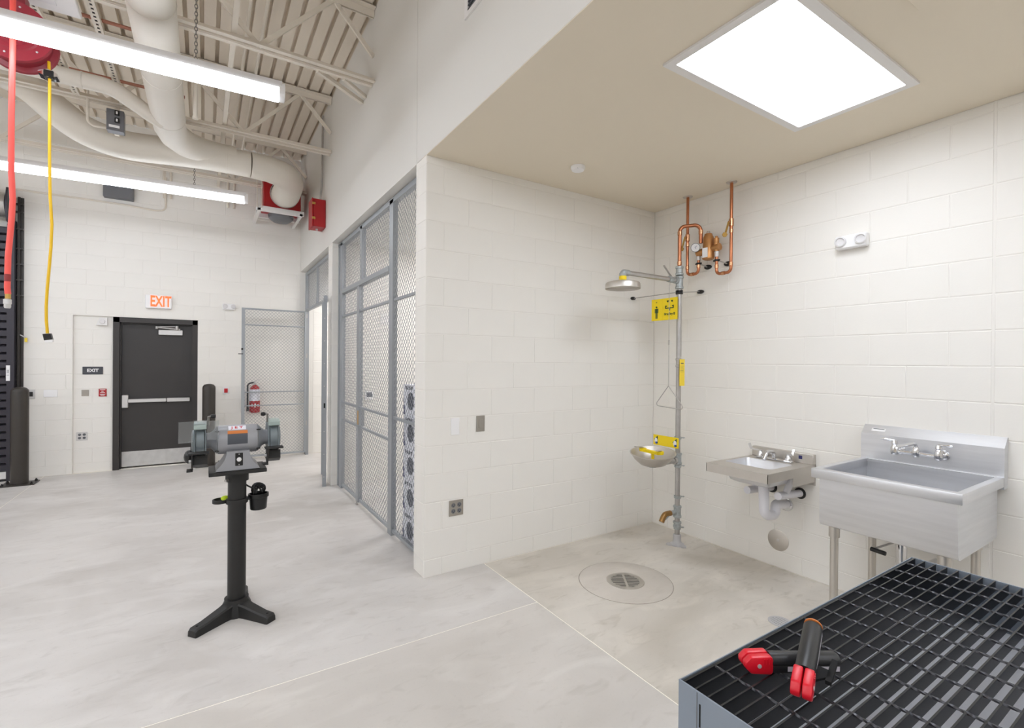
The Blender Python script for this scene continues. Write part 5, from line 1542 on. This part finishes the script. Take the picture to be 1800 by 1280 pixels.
# ------------------------------------------------------------------ two hand clamps lying on the grating
def hand_clamp(name, label, end, ws=1):
    t = thing(name, label, 'clamp', (0, 0, 0), group='red-nosed clamps on the grating')
    L = 0.118
    # two nose halves
    for s in (-1, 1):
        b = new()
        prism(b, [(-L, 0.006), (-L + 0.014, 0.02), (-0.055, 0.022), (-0.05, 0.016), (-0.05, -0.016), (-0.055, -0.022), (-L + 0.014, -0.02), (-L, -0.006)], 'xz', 0.0015 if s > 0 else -0.021, 0.021 if s > 0 else -0.0015)
        bmesh.ops.bevel(b, geom=list(b.edges), offset=0.004, segments=2, affect='EDGES', profile=0.5)
        nose = obj('jaw_cover', b, MT['clampred'], t)
        for q in range(3):
            b = new(); box(b, -0.075 + q * 0.007, -0.072 + q * 0.007, -0.0225 if s > 0 else 0.0205, -0.0205 if s > 0 else 0.0225, 0.004 if s > 0 else -0.017, 0.017 if s > 0 else -0.004); obj('grip_rib', b, MT['clampred'], nose)
    b = new(); lathe(b, (-0.085, -0.0205, 0.0), [(0.005, 0), (0.005, 0.002), (0, 0.003)], (0, -1, 0), 12); obj('pivot_pin', b, MT['alu'], t)
    # handle: upper half-round channel and lower rail
    b = new()
    pr = [(0.021 * math.cos(a), 0.003 + 0.019 * math.sin(a)) for a in [PI * i / 10 for i in range(11)]]
    A = [b.verts.new((-0.052, y, z)) for y, z in pr]; B = [b.verts.new((L - 0.008, y, z)) for y, z in pr]; C = [b.verts.new((L, y * 0.86, 0.003 + (z - 0.003) * 0.8)) for y, z in pr]
    skin(b, A, B); skin(b, B, C); b.faces.new(A[::-1]); b.faces.new(C)
    obj('upper_handle', b, MT['clampblack'], t)
    b = new(); box(b, -0.052, L - 0.002, -0.0195, 0.0195, -0.02, 0.001, 0.005, 2); obj('lower_handle', b, MT['clampblack'], t)
    b = new(); box(b, -0.015, L - 0.006, -0.0202, -0.0195, -0.014, -0.002); obj('side_label', b, MT['clamplabel'], t, label='silver label strip')
    b = new(); box(b, -0.015, L - 0.006, 0.0195, 0.0202, -0.014, -0.002); obj('side_label', b, MT['clamplabel'], t, label='silver label strip')
    # folding wing
    b = new(); prism(b, [(-0.05, ws * 0.018), (0.0, ws * 0.018), (-0.005, ws * 0.046), (-0.022, ws * 0.048)], 'xy', -0.014, -0.008); obj('wing_web', b, MT['wing'], t)
    b = new(); bar(b, (-0.04, ws * 0.044, -0.013), (0.035, ws * 0.052, -0.013), 0.012, 0.01); obj('wing_bar', b, MT['wing'], t)
    if end:
        b = new(); lathe(b, (L, 0, 0.002), [(0.0205, 0), (0.0205, 0.003), (0.015, 0.004)], (1, 0, 0), 24); obj('end_band', b, MT['orange'], t, label='thin orange end band')
    return t
c1 = hand_clamp('hand_clamp', 'red-nosed black hand clamp lying flat, under the other clamp', False)
c1.location = (1.217, 0.631, TZ + 0.0215); c1.rotation_euler = (0, 0, math.atan2(-0.118, 0.192))
c2 = hand_clamp('hand_clamp', 'red-nosed black hand clamp resting tilted across the other clamp', True, -1)
dv = Vector((0.24, 0.087, 0.055)).normalized()
side = Vector((0, 0, 1)).cross(dv).normalized()
upc = dv.cross(side)
mm = Matrix((dv, -side, -upc)).transposed().to_4x4() if False else Matrix((dv, side, upc)).transposed().to_4x4()
mm = mm @ Matrix.Rotation(0.25, 4, 'X') @ Matrix.Scale(-1, 4, (0, 1, 0)) if False else mm
mm.translation = Vector((1.205, 0.583, TZ + 0.056))
c2.rotation_euler = mm.to_euler(); c2.location = mm.translation
